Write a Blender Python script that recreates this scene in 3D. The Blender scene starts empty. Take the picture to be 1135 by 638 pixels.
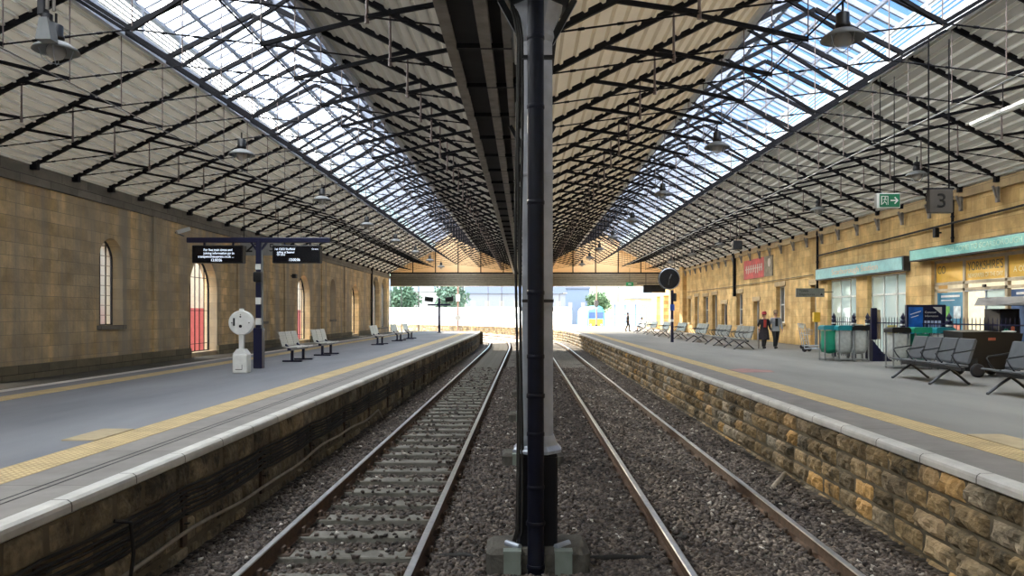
import bpy, math, random
import numpy as np
from mathutils import Vector, Matrix
random.seed(7); rng = np.random.default_rng(7)
S = bpy.context.scene
COL = S.collection
PI = math.pi
CZ = 1.37            # camera height above the platforms (platform top is z = 0)
RAILTOP = -0.93

# ------------------------------------------------------------------ mesh builder
class MB:
    def __init__(s): s.v = []; s.f = []; s.c = []; s.sm = []
    def add(s, vs, fs, smooth=False):
        n = len(s.v); s.v += [tuple(p) for p in vs]
        s.f += [tuple(i + n for i in f) for f in fs]; s.sm += [smooth] * len(fs); return s
    def box(s, x0, x1, y0, y1, z0, z1):
        return s.add([(x0,y0,z0),(x1,y0,z0),(x1,y1,z0),(x0,y1,z0),(x0,y0,z1),(x1,y0,z1),(x1,y1,z1),(x0,y1,z1)],
            [(0,3,2,1),(4,5,6,7),(0,1,5,4),(1,2,6,5),(2,3,7,6),(3,0,4,7)])
    def cbox(s, x0, x1, y0, y1, z0, z1, b=.01):
        """box with chamfered vertical and horizontal edges"""
        b = min(b, (x1-x0)*.4, (y1-y0)*.4, (z1-z0)*.4)
        def ring(z, k):
            return [(x0+k+b,y0+k,z),(x1-k-b,y0+k,z),(x1-k,y0+k+b,z),(x1-k,y1-k-b,z),(x1-k-b,y1-k,z),(x0+k+b,y1-k,z),(x0+k,y1-k-b,z),(x0+k,y0+k+b,z)]
        rs = [ring(z0,b), ring(z0+b,0), ring(z1-b,0), ring(z1,b)]
        vs = sum(rs, []); fs = [tuple(range(7,-1,-1)), tuple(range(24,32))]
        for r in range(3):
            for i in range(8): j=(i+1)%8; fs.append((r*8+i, r*8+j, r*8+8+j, r*8+8+i))
        return s.add(vs, fs)
    def frame(s, p, q):
        d = (Vector(q)-Vector(p)); d.normalize()
        up = Vector((0,0,1)) if abs(d.z) < .95 else Vector((0,1,0))
        a = d.cross(up); a.normalize(); b = a.cross(d); b.normalize()
        return a, b
    def bar(s, p, q, w, h):
        p=Vector(p); q=Vector(q); a,b = s.frame(p,q); a=a*w/2; b=b*h/2
        vs=[p-a-b,p+a-b,p+a+b,p-a+b,q-a-b,q+a-b,q+a+b,q-a+b]
        return s.add(vs,[(0,3,2,1),(4,5,6,7),(0,1,5,4),(1,2,6,5),(2,3,7,6),(3,0,4,7)])
    def tube(s, pts, r, n=8, cap=True):
        pts=[Vector(p) for p in pts]; m=len(pts); rr = r if isinstance(r,(list,tuple)) else [r]*m
        vs=[]; 
        for i,p in enumerate(pts):
            a,b = s.frame(pts[max(0,i-1)], pts[min(m-1,i+1)])
            for k in range(n):
                t=2*PI*k/n; vs.append(p+a*math.cos(t)*rr[i]+b*math.sin(t)*rr[i])
        fs=[(i*n+k, i*n+(k+1)%n, (i+1)*n+(k+1)%n, (i+1)*n+k) for i in range(m-1) for k in range(n)]
        s.add(vs,fs,True)
        if cap: s.add(vs[:n],[tuple(range(n-1,-1,-1))]); s.add(vs[-n:],[tuple(range(n))])
        return s
    def lathe(s, prof, c=(0,0,0), n=20, axis='z', caps=True, rot=0):
        vs=[]; c=Vector(c)
        for r,z in prof:
            for k in range(n):
                t=2*PI*k/n+rot; a,b=r*math.cos(t),r*math.sin(t)
                p={'z':(a,b,z),'y':(a,z,b),'x':(z,a,b)}[axis]; vs.append(c+Vector(p))
        m=len(prof)
        fs=[(i*n+k, i*n+(k+1)%n, (i+1)*n+(k+1)%n, (i+1)*n+k) for i in range(m-1) for k in range(n)]
        s.add(vs,fs,n>10)
        if caps:
            s.add(vs[:n],[tuple(range(n-1,-1,-1))]); s.add(vs[-n:],[tuple(range(n))])
        return s
    def prism(s, poly, h, plane='xy', o=0.0):
        """poly in plane extruded along the third axis from o to o+h"""
        def P(a,b,c): return {'xy':(a,b,c),'xz':(a,c,b),'yz':(c,a,b)}[plane]
        n=len(poly)
        vs=[P(a,b,o) for a,b in poly]+[P(a,b,o+h) for a,b in poly]
        return s.add(vs,[tuple(range(n-1,-1,-1)),tuple(range(n,2*n))]+[(i,(i+1)%n,n+(i+1)%n,n+i) for i in range(n)])
    def sphere(s, c, rx, ry=None, rz=None, n=12, m=8):
        ry=ry or rx; rz=rz or rx; vs=[];c=Vector(c)
        for i in range(m+1):
            t=PI*i/m
            for k in range(n):
                p=2*PI*k/n; vs.append((c.x+rx*math.sin(t)*math.cos(p), c.y+ry*math.sin(t)*math.sin(p), c.z+rz*math.cos(t)))
        return s.add(vs,[(i*n+k,(i+1)*n+k,(i+1)*n+(k+1)%n,i*n+(k+1)%n) for i in range(m) for k in range(n)],True)
    def move(s, dx, dy, dz):
        s.v=[(a+dx,b+dy,c+dz) for a,b,c in s.v]; return s
    def rotz(s, a):
        c,q=math.cos(a),math.sin(a); s.v=[(x*c-y*q,x*q+y*c,z) for x,y,z in s.v]; return s
    def mesh(s, name, mat):
        me=bpy.data.meshes.new(name); me.from_pydata(s.v,[],s.f); 
        me.polygons.foreach_set('use_smooth', s.sm)
        if mat: me.materials.append(mat)
        me.update(); return me
    def build(s, name, mat, parent=None, label=None, kind=None, loc=None):
        o=bpy.data.objects.new(name, s.mesh(name, mat)); COL.objects.link(o)
        if parent: o.parent=parent
        if label: o['label']=label
        if kind: o['kind']=kind
        if loc: o.location=loc
        return o

def thing(name, label, cat, loc=(0,0,0), rz=0, group=None):
    o=bpy.data.objects.new(name,None); o.empty_display_size=.1; COL.objects.link(o); o.location=loc; o.rotation_euler=(0,0,rz)
    o['label']=label; o['category']=cat
    if group: o['group']=group
    return o
def tag(o,label,cat,group=None):
    o['label']=label; o['category']=cat
    if group: o['group']=group
    return o
def struct(name, mb, mat, parent=None):
    o=mb.build(name,mat,parent)
    if not parent: o['kind']='structure'
    return o
def kids(o): return [c for c in bpy.data.objects if c.parent==o]
def sub(child,parent_name):
    sib=[c for c in bpy.data.objects if c.parent==child.parent and c.name.split('.')[0]==parent_name]
    if sib: child.parent=sib[-1]
    return child
KC={}
def copy_tree(o, loc=None, rz=None, label=None, group=None, top=True, parent=None):
    if o.name not in KC: KC[o.name]=kids(o)
    c=o.copy(); COL.objects.link(c)
    if parent: c.parent=parent
    for ch in KC[o.name]: copy_tree(ch, top=False, parent=c)
    if top:
        if loc is not None: c.location=loc
        if rz is not None: c.rotation_euler=(0,0,rz)
        if label: c['label']=label
        if group: c['group']=group
    return c
ORD=['nearest','second nearest','third nearest','fourth nearest','fifth nearest','sixth nearest','seventh nearest','eighth nearest','ninth nearest','tenth nearest','eleventh nearest','farthest']

# ------------------------------------------------------------------ materials
def nt(name):
    m=bpy.data.materials.new(name); m.use_nodes=True; t=m.node_tree
    return m,t,t.nodes['Principled BSDF']
def N(t,typ,**kw):
    n=t.nodes.new(typ)
    for k,v in kw.items():
        if k.startswith('i_'):
            key=k[2:].replace('_',' ')
            n.inputs[int(key) if key.isdigit() else key].default_value=v
        else: setattr(n,k,v)
    return n
def ramp(t, fac, stops):
    r=N(t,'ShaderNodeValToRGB'); e=r.color_ramp.elements
    while len(e)<len(stops): e.new(.5)
    for i,(p,c) in enumerate(stops): e[i].position=p; e[i].color=(*c,1) if len(c)==3 else c
    t.links.new(fac,r.inputs[0]); return r
def srgb(r,g,b):
    f=lambda c:(c/255/12.92) if c/255<=.04045 else ((c/255+.055)/1.055)**2.4
    return (f(r),f(g),f(b))
def mix(t,a,b,fac,mode='MIX'):
    n=N(t,'ShaderNodeMix',data_type='RGBA',blend_type=mode)
    for sock,val in ((n.inputs[0],fac),(n.inputs[6],a),(n.inputs[7],b)):
        if hasattr(val,'links') or isinstance(val,bpy.types.NodeSocket): t.links.new(val,sock)
        elif isinstance(val,(int,float)): sock.default_value=val
        else: sock.default_value=(*val,1)
    return n.outputs[2]
def simple(name,col,rough=.5,metal=0,var=.12,scale=6,bump=0,spec=.5,coat=0):
    m,t,b=nt(name)
    tc=N(t,'ShaderNodeTexCoord'); no=N(t,'ShaderNodeTexNoise',i_Scale=scale,i_Detail=5.0)
    t.links.new(tc.outputs['Object'],no.inputs['Vector'])
    d=tuple(max(0,c*(1-var)) for c in col); l=tuple(min(1,c*(1+var)) for c in col)
    r=ramp(t,no.outputs['Fac'],[(.3,d),(.7,l)]); t.links.new(r.outputs[0],b.inputs['Base Color'])
    b.inputs['Roughness'].default_value=rough; b.inputs['Metallic'].default_value=metal
    b.inputs['Specular IOR Level'].default_value=spec; b.inputs['Coat Weight'].default_value=coat
    if bump:
        bp=N(t,'ShaderNodeBump',i_Strength=bump,i_Distance=.02); n2=N(t,'ShaderNodeTexNoise',i_Scale=scale*8,i_Detail=4.0)
        t.links.new(tc.outputs['Object'],n2.inputs['Vector']); t.links.new(n2.outputs['Fac'],bp.inputs['Height']); t.links.new(bp.outputs[0],b.inputs['Normal'])
    return m
def emis(name,col,st):
    m,t,b=nt(name); b.inputs['Base Color'].default_value=(*col,1); b.inputs['Emission Color'].default_value=(*col,1); b.inputs['Emission Strength'].default_value=st; return m

def swz(t, axes='yz'):
    tc=N(t,'ShaderNodeTexCoord'); sp=N(t,'ShaderNodeSeparateXYZ'); cb=N(t,'ShaderNodeCombineXYZ')
    t.links.new(tc.outputs['Object'],sp.inputs[0]); i={'x':0,'y':1,'z':2}
    t.links.new(sp.outputs[i[axes[0]]],cb.inputs[0]); t.links.new(sp.outputs[i[axes[1]]],cb.inputs[1])
    return tc,sp,cb
def ashlar(name, c1, c2, mortar, bw, bh, soot, sootc, axes='yz', topsoot=None, sootscale=.7):
    m,t,b=nt(name); tc,sp,cb=swz(t,axes)
    br=N(t,'ShaderNodeTexBrick',offset=.5,i_Scale=1.0); br.inputs['Color1'].default_value=(*c1,1); br.inputs['Color2'].default_value=(*c2,1); br.inputs['Mortar'].default_value=(*mortar,1)
    br.inputs['Mortar Size'].default_value=.006; br.inputs['Mortar Smooth'].default_value=.3; br.inputs['Bias'].default_value=0; br.inputs['Brick Width'].default_value=bw; br.inputs['Row Height'].default_value=bh
    t.links.new(cb.outputs[0],br.inputs['Vector'])
    no=N(t,'ShaderNodeTexNoise',i_Scale=1.3,i_Detail=8.0,i_Roughness=.65); t.links.new(tc.outputs['Object'],no.inputs['Vector'])
    r=ramp(t,no.outputs['Fac'],[(.36,(.58,.57,.55)),(.66,(1.25,1.23,1.18))])
    c=mix(t,br.outputs['Color'],r.outputs[0],.85,'MULTIPLY')
    # vertical dirt streaks
    mp=N(t,'ShaderNodeMapping'); mp.inputs['Scale'].default_value=(1,2.2,.18); t.links.new(tc.outputs['Object'],mp.inputs[0])
    n2=N(t,'ShaderNodeTexNoise',i_Scale=sootscale,i_Detail=9.0,i_Roughness=.62); t.links.new(mp.outputs[0],n2.inputs['Vector'])
    r2=ramp(t,n2.outputs['Fac'],[(.5-soot*.3,(0,0,0)),(.78-soot*.3,(1,1,1))])
    f=N(t,'ShaderNodeMath',operation='MULTIPLY'); t.links.new(r2.outputs[0],f.inputs[0]); f.inputs[1].default_value=.85
    fac=f.outputs[0]
    c=mix(t,c,sootc,fac)
    t.links.new(c,b.inputs['Base Color']); b.inputs['Roughness'].default_value=.9; b.inputs['Specular IOR Level'].default_value=.2
    bp=N(t,'ShaderNodeBump',i_Strength=.5,i_Distance=.02); n3=N(t,'ShaderNodeTexNoise',i_Scale=14.0,i_Detail=6.0); t.links.new(tc.outputs['Object'],n3.inputs['Vector'])
    a=N(t,'ShaderNodeMath',operation='SUBTRACT'); t.links.new(n3.outputs['Fac'],a.inputs[0]); t.links.new(br.outputs['Fac'],a.inputs[1])
    t.links.new(a.outputs[0],bp.inputs['Height']); t.links.new(bp.outputs[0],b.inputs['Normal'])
    return m
def blockmat(name, stops, soot, dark):
    """rubble blocks, colour from a per-block attribute, with dirt and damp patches"""
    m,t,b=nt(name); at=N(t,'ShaderNodeAttribute',attribute_name='tone')
    r=ramp(t,at.outputs['Fac'],stops); tc=N(t,'ShaderNodeTexCoord')
    no=N(t,'ShaderNodeTexNoise',i_Scale=1.6,i_Detail=8.0,i_Roughness=.7); t.links.new(tc.outputs['Object'],no.inputs['Vector'])
    r2=ramp(t,no.outputs['Fac'],[(.55-soot*.35,(0,0,0)),(.75-soot*.35,(1,1,1))])
    n3=N(t,'ShaderNodeTexNoise',i_Scale=18.0,i_Detail=6.0); t.links.new(tc.outputs['Object'],n3.inputs['Vector'])
    r3=ramp(t,n3.outputs['Fac'],[(.3,(.6,.6,.6)),(.7,(1.25,1.25,1.25))])
    c=mix(t,r.outputs[0],dark,r2.outputs[0]); c=mix(t,c,r3.outputs[0],.8,'MULTIPLY')
    t.links.new(c,b.inputs['Base Color']); b.inputs['Roughness'].default_value=.85; b.inputs['Specular IOR Level'].default_value=.3
    bp=N(t,'ShaderNodeBump',i_Strength=.7,i_Distance=.03); t.links.new(n3.outputs['Fac'],bp.inputs['Height']); t.links.new(bp.outputs[0],b.inputs['Normal'])
    return m
def asphalt(name,c1,c2,c3):
    m,t,b=nt(name); tc=N(t,'ShaderNodeTexCoord')
    mp=N(t,'ShaderNodeMapping'); mp.inputs['Scale'].default_value=(1,.25,1); t.links.new(tc.outputs['Object'],mp.inputs[0])
    a=N(t,'ShaderNodeTexNoise',i_Scale=.6,i_Detail=8.0,i_Roughness=.6); t.links.new(mp.outputs[0],a.inputs['Vector'])
    g=N(t,'ShaderNodeTexNoise',i_Scale=90.0,i_Detail=3.0); t.links.new(tc.outputs['Object'],g.inputs['Vector'])
    r=ramp(t,a.outputs['Fac'],[(.3,c1),(.5,c2),(.72,c3)]); r2=ramp(t,g.outputs['Fac'],[(.3,(.75,.75,.75)),(.7,(1.2,1.2,1.2))])
    c=mix(t,r.outputs[0],r2.outputs[0],.6,'MULTIPLY'); t.links.new(c,b.inputs['Base Color'])
    b.inputs['Roughness'].default_value=.62; b.inputs['Specular IOR Level'].default_value=.45
    bp=N(t,'ShaderNodeBump',i_Strength=.25,i_Distance=.01); t.links.new(g.outputs['Fac'],bp.inputs['Height']); t.links.new(bp.outputs[0],b.inputs['Normal'])
    return m
def slabs(name,c1,c2,mortar,w,h,axes='yx',rough=.6,ms=.006,off=0.0):
    m,t,b=nt(name); tc,sp,cb=swz(t,axes)
    br=N(t,'ShaderNodeTexBrick',offset=off,i_Scale=1.0); br.inputs['Color1'].default_value=(*c1,1); br.inputs['Color2'].default_value=(*c2,1); br.inputs['Mortar'].default_value=(*mortar,1)
    br.inputs['Mortar Size'].default_value=ms; br.inputs['Brick Width'].default_value=w; br.inputs['Row Height'].default_value=h
    t.links.new(cb.outputs[0],br.inputs['Vector'])
    no=N(t,'ShaderNodeTexNoise',i_Scale=2.5,i_Detail=8.0,i_Roughness=.65); t.links.new(tc.outputs['Object'],no.inputs['Vector'])
    r=ramp(t,no.outputs['Fac'],[(.3,(.68,.68,.68)),(.65,(1.1,1.1,1.1))]); c=mix(t,br.outputs['Color'],r.outputs[0],.8,'MULTIPLY')
    t.links.new(c,b.inputs['Base Color']); b.inputs['Roughness'].default_value=rough
    return m
def tactile(name):
    m,t,b=nt(name); tc=N(t,'ShaderNodeTexCoord'); sp=N(t,'ShaderNodeSeparateXYZ'); t.links.new(tc.outputs['Object'],sp.inputs[0])
    outs=[]
    for i in (0,1):
        f=N(t,'ShaderNodeMath',operation='MULTIPLY'); f.inputs[1].default_value=2*PI/.0667; t.links.new(sp.outputs[i],f.inputs[0])
        s_=N(t,'ShaderNodeMath',operation='SINE'); t.links.new(f.outputs[0],s_.inputs[0]); outs.append(s_)
    p=N(t,'ShaderNodeMath',operation='ADD'); t.links.new(outs[0].outputs[0],p.inputs[0]); t.links.new(outs[1].outputs[0],p.inputs[1])
    r=ramp(t,p.outputs[0],[(.55,srgb(186,162,116)),(.95,srgb(216,194,146))])
    no=N(t,'ShaderNodeTexNoise',i_Scale=3.0,i_Detail=8.0,i_Roughness=.7); t.links.new(tc.outputs['Object'],no.inputs['Vector'])
    r2=ramp(t,no.outputs['Fac'],[(.3,(.62,.62,.66)),(.65,(1.08,1.08,1.08))]); c=mix(t,r.outputs[0],r2.outputs[0],.8,'MULTIPLY')
    t.links.new(c,b.inputs['Base Color']); b.inputs['Roughness'].default_value=.7
    cl=N(t,'ShaderNodeClamp',i_Min=.3,i_Max=1.4); t.links.new(p.outputs[0],cl.inputs[0])
    bp=N(t,'ShaderNodeBump',i_Strength=1.0,i_Distance=.012); t.links.new(cl.outputs[0],bp.inputs['Height']); t.links.new(bp.outputs[0],b.inputs['Normal'])
    return m
def glassmat(name,tint,transp,transl,diffcol=(.8,.8,.8)):
    m,t,b=nt(name); out=t.nodes['Material Output']; t.nodes.remove(b)
    tr=N(t,'ShaderNodeBsdfTransparent'); tr.inputs[0].default_value=(*tint,1)
    tl=N(t,'ShaderNodeBsdfTranslucent'); tl.inputs[0].default_value=(*diffcol,1)
    df=N(t,'ShaderNodeBsdfDiffuse'); df.inputs[0].default_value=(*diffcol,1)
    gl=N(t,'ShaderNodeBsdfGlossy',i_Roughness=.03); lw=N(t,'ShaderNodeLayerWeight',i_Blend=.5)
    pw=N(t,'ShaderNodeMath',operation='POWER'); pw.inputs[1].default_value=5; t.links.new(lw.outputs['Facing'],pw.inputs[0])
    fr=N(t,'ShaderNodeMath',operation='MULTIPLY_ADD'); fr.inputs[1].default_value=.9; fr.inputs[2].default_value=.05; t.links.new(pw.outputs[0],fr.inputs[0])
    m1=N(t,'ShaderNodeMixShader'); m1.inputs[0].default_value=.5; t.links.new(tl.outputs[0],m1.inputs[1]); t.links.new(df.outputs[0],m1.inputs[2])
    m2=N(t,'ShaderNodeMixShader'); m2.inputs[0].default_value=transp; t.links.new(m1.outputs[0],m2.inputs[1]); t.links.new(tr.outputs[0],m2.inputs[2])
    if transl: m1.inputs[0].default_value=1-transl
    m3=N(t,'ShaderNodeMixShader'); t.links.new(fr.outputs[0],m3.inputs[0]); t.links.new(m2.outputs[0],m3.inputs[1]); t.links.new(gl.outputs[0],m3.inputs[2])
    t.links.new(m3.outputs[0],out.inputs[0]); return m

M={}
M['iron']=simple('black_iron',(.010,.010,.013),.62,0,.3,8,spec=.15)
M['rod']=simple('grey_rod',srgb(118,104,100),.5,.2,.25,9)
def sheet(name,col,tcol,f):
    m=simple(name,col,.5,0,.08,1.2); t=m.node_tree; b=t.nodes['Principled BSDF']; out=t.nodes['Material Output']
    tl=N(t,'ShaderNodeBsdfTranslucent'); tl.inputs[0].default_value=(*tcol,1); ms=N(t,'ShaderNodeMixShader'); ms.inputs[0].default_value=f
    t.links.new(b.outputs[0],ms.inputs[1]); t.links.new(tl.outputs[0],ms.inputs[2]); t.links.new(ms.outputs[0],out.inputs[0]); return m
M['rib']=sheet('white_cover_strip',srgb(250,248,240),(.9,.88,.82),.05)  # near-white colour stands in for light caught on the rib faces
M['deck']=sheet('grey_white_roof_sheet',srgb(172,169,158),(.8,.76,.68),.022)
M['deckwarm']=sheet('cream_roof_sheet',srgb(214,204,184),(.8,.70,.55),.022)
M['edge']=simple('pale_grey_beam',srgb(206,210,218),.5,0,.1,5)
M['louvre']=simple('white_louvre',srgb(196,196,190),.5,0,.06,5)
M['bar']=simple('grey_glazing_bar',srgb(128,134,148),.45,.2,.12,5)
M['girder']=simple('dusty_grey_girder',srgb(136,130,122),.75,0,.25,5)
M['gutter']=simple('dark_gutter',srgb(46,44,44),.85,0,.4,2)
M['glass']=glassmat('roof_glass',(.86,.92,1.0),.975,.6,(.8,.85,.9))
M['pane']=glassmat('window_pane',(.5,.54,.56),.4,.6,(.42,.46,.48))
M['shoppane']=glassmat('shop_pane',(.8,.9,.92),.5,.4,(.6,.7,.72))
M['navy']=simple('navy_paint',srgb(17,21,54),.35,0,.15,6)
M['pipenavy']=simple('dark_navy_paint',srgb(10,12,26),.45,0,.35,7,spec=.22)
M['columnpaint']=simple('pale_blue_grey_paint',srgb(164,168,176),.4,0,.2,5)
M['columnblack']=simple('black_gloss_paint',srgb(14,15,20),.3,0,.3,5)
M['silver']=simple('silver_paint',srgb(165,172,184),.35,.4,.2,8)
M['concrete']=simple('worn_concrete',srgb(84,80,73),.9,0,.35,5,bump=.6)
M['white']=simple('white_paint',srgb(215,216,212),.5,0,.08,8)
M['grey']=simple('grey_paint',srgb(120,122,122),.55,0,.12,6)
M['dark']=simple('dark_grey_paint',srgb(38,38,42),.5,0,.2,6)
M['black']=simple('black_plastic',srgb(14,14,16),.45,0,.2,6)
M['cable']=simple('grimy_black_cable',srgb(34,31,28),.75,0,.3,12)
M['palepipe']=simple('pale_conduit',srgb(150,140,124),.6,0,.25,8)
M['railtop']=simple('polished_rail_steel',srgb(222,218,212),.34,1,.12,12)
M['railrust']=simple('rusty_rail_side',srgb(84,62,46),.8,.2,.35,12,bump=.3)
M['sleeper']=simple('weathered_sleeper',srgb(108,105,97),.85,0,.25,5,bump=.4)
M['chairiron']=simple('rusty_chair_iron',srgb(70,54,42),.85,.1,.3,15)
M['asphalt_l']=asphalt('platform_asphalt_left',srgb(98,100,106),srgb(116,118,124),srgb(132,134,138))
M['asphalt_r']=asphalt('platform_asphalt_right',srgb(104,104,102),srgb(122,121,118),srgb(136,134,130))
M['edgeslab']=slabs('edge_slab',srgb(132,127,122),srgb(124,119,115),srgb(88,83,80),1.5,3.0,'yx',.6)
M['coping']=slabs('white_painted_coping',srgb(206,202,194),srgb(192,190,184),srgb(96,92,86),.92,5,'yx',.55,ms=.008)
M['tactile']=tactile('yellow_tactile')
M['tanpatch']=simple('tan_paving_slab',srgb(166,150,120),.8,0,.12,5)
M['dirt']=simple('dirty_ground_strip',srgb(84,80,72),.95,0,.3,3,bump=.5)
M['stone_l']=ashlar('sandstone_left',srgb(242,212,160),srgb(212,180,130),srgb(156,140,114),.62,.30,.60,srgb(160,152,138),sootscale=.55)
M['stone_r']=ashlar('sandstone_right',srgb(228,196,138),srgb(210,174,116),srgb(184,152,102),.66,.32,.22,srgb(162,130,84))
M['stone_x']=ashlar('sandstone_end',srgb(200,164,108),srgb(182,146,92),srgb(140,118,88),.6,.3,.2,srgb(120,104,82),'xz')
M['cornice_l']=slabs('sooty_cornice_stone',srgb(138,131,119),srgb(118,112,102),srgb(70,65,58),1.1,.27,'yz',.9,.008,.5)
M['plinth']=slabs('mossy_plinth_stone',srgb(136,124,98),srgb(112,104,84),srgb(66,60,48),1.1,.27,'yz',.9,.008,.5)
M['cornice_r']=slabs('clean_cornice_stone',srgb(192,168,126),srgb(178,152,112),srgb(130,110,80),1.1,.3,'yz',.9,.006,.5)
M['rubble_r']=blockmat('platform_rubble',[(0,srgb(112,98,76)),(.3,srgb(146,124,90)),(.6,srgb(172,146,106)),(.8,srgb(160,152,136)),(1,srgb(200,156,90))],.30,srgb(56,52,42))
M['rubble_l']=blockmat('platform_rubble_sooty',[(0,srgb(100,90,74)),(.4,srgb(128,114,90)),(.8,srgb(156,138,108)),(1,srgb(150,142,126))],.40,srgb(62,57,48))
M['mortar']=simple('dark_mortar',srgb(96,86,68),.95,0,.3,5)
def ballastmat():
    m,t,b=nt('ballast_stone'); at=N(t,'ShaderNodeAttribute',attribute_name='tone')
    r=ramp(t,at.outputs['Fac'],[(0,srgb(48,42,39)),(.35,srgb(78,69,63)),(.7,srgb(106,95,87)),(.95,srgb(134,123,112)),(1,srgb(186,180,170))])
    t.links.new(r.outputs[0],b.inputs['Base Color']); b.inputs['Roughness'].default_value=.7; b.inputs['Specular IOR Level'].default_value=.4; return m
M['ballast']=ballastmat()
def groundmat():
    m,t,b=nt('ballast_bed'); tc=N(t,'ShaderNodeTexCoord')
    vo=N(t,'ShaderNodeTexVoronoi',i_Scale=17.0); t.links.new(tc.outputs['Object'],vo.inputs['Vector'])
    sp=N(t,'ShaderNodeSeparateColor'); t.links.new(vo.outputs['Color'],sp.inputs[0])
    r=ramp(t,sp.outputs[0],[(0,srgb(44,39,36)),(.5,srgb(82,74,68)),(.9,srgb(112,102,94)),(1,srgb(150,139,128))])
    r2=ramp(t,vo.outputs['Distance'],[(.0,(1.1,1.1,1.1)),(.7,(.35,.33,.32))]); c=mix(t,r.outputs[0],r2.outputs[0],.9,'MULTIPLY')
    t.links.new(c,b.inputs['Base Color']); b.inputs['Roughness'].default_value=.85
    bp=N(t,'ShaderNodeBump',i_Strength=1.0,i_Distance=.04,invert=True); t.links.new(vo.outputs['Distance'],bp.inputs['Height']); t.links.new(bp.outputs[0],b.inputs['Normal'])
    return m
M['bed']=groundmat()
M['outground']=simple('pale_yard_ground',srgb(178,168,150),.9,0,.15,.3)
M['tan']=None

def shift(y):
    s=0.0
    if y>48: s+=(min(y,62)-48)**2/600
    if y>62: s+=.0467*(y-62)+(y-62)**2/110
    return s
def frange(a,b,s):
    out=[]; x=a
    while x<b-1e-6: out.append(x); x+=s
    out.append(b); return out
YS=frange(-8,46,6)+frange(48,150,1.5)

def strip(prof, y0, y1, mbk=None, base=0, ys=None, closed=True):
    """cross-section profile [(x,z)...] swept along the track direction (y0..y1), following the curve"""
    mb=mbk or MB(); ys=ys or [y0]+[y for y in YS if y0<y<y1]+[y1]; n=len(prof)
    vs=[(x-shift(y),y,z) for y in ys for x,z in prof]
    fs=[(i*n+k,(i+1)*n+k,(i+1)*n+(k+1)%n,i*n+(k+1)%n) for i in range(len(ys)-1) for k in range(n if closed else n-1)]
    if closed: fs+= [tuple(range(n)), tuple((len(ys)-1)*n+k for k in range(n-1,-1,-1))]
    mb.add(vs,fs); return mb

# ------------------------------------------------------------------ ground, tracks
TRK={'left':(-2.55,-1.04),'right':(1.49,2.97)}
g=MB(); xs=[-3.5,-2.72,-2.4,-1.2,-.88,0,1.25,1.6,1.9,2.5,2.86,3.95]
hz=[.10,.09,-.015,-.015,.07,.09,.08,.055,.055,.055,.06,.12]
ys=frange(1.5,48,.75)+frange(49.5,66,1.5)[0:]
vs=[(x-shift(y),y,-1.15+h+random.uniform(-.012,.012)) for y in ys for x,h in zip(xs,hz)]; n=len(xs)
g.add(vs,[(i*n+k,i*n+k+1,(i+1)*n+k+1,(i+1)*n+k) for i in range(len(ys)-1) for k in range(n-1)])
struct('floor_trackbed',g,M['bed'])
g=MB(); g.add([(-140,60,-1.2),(140,60,-1.2),(140,320,-1.2),(-140,320,-1.2)],[(0,1,2,3)])
g.add([(-60,-12,-1.3),(-11.9,-12,-1.3),(-11.9,60,-1.3),(-60,60,-1.3)],[(0,1,2,3)])
g.add([(14.5,-12,-1.3),(60,-12,-1.3),(60,60,-1.3),(14.5,60,-1.3)],[(0,1,2,3)])
struct('floor_yard',g,M['outground'])

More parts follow.
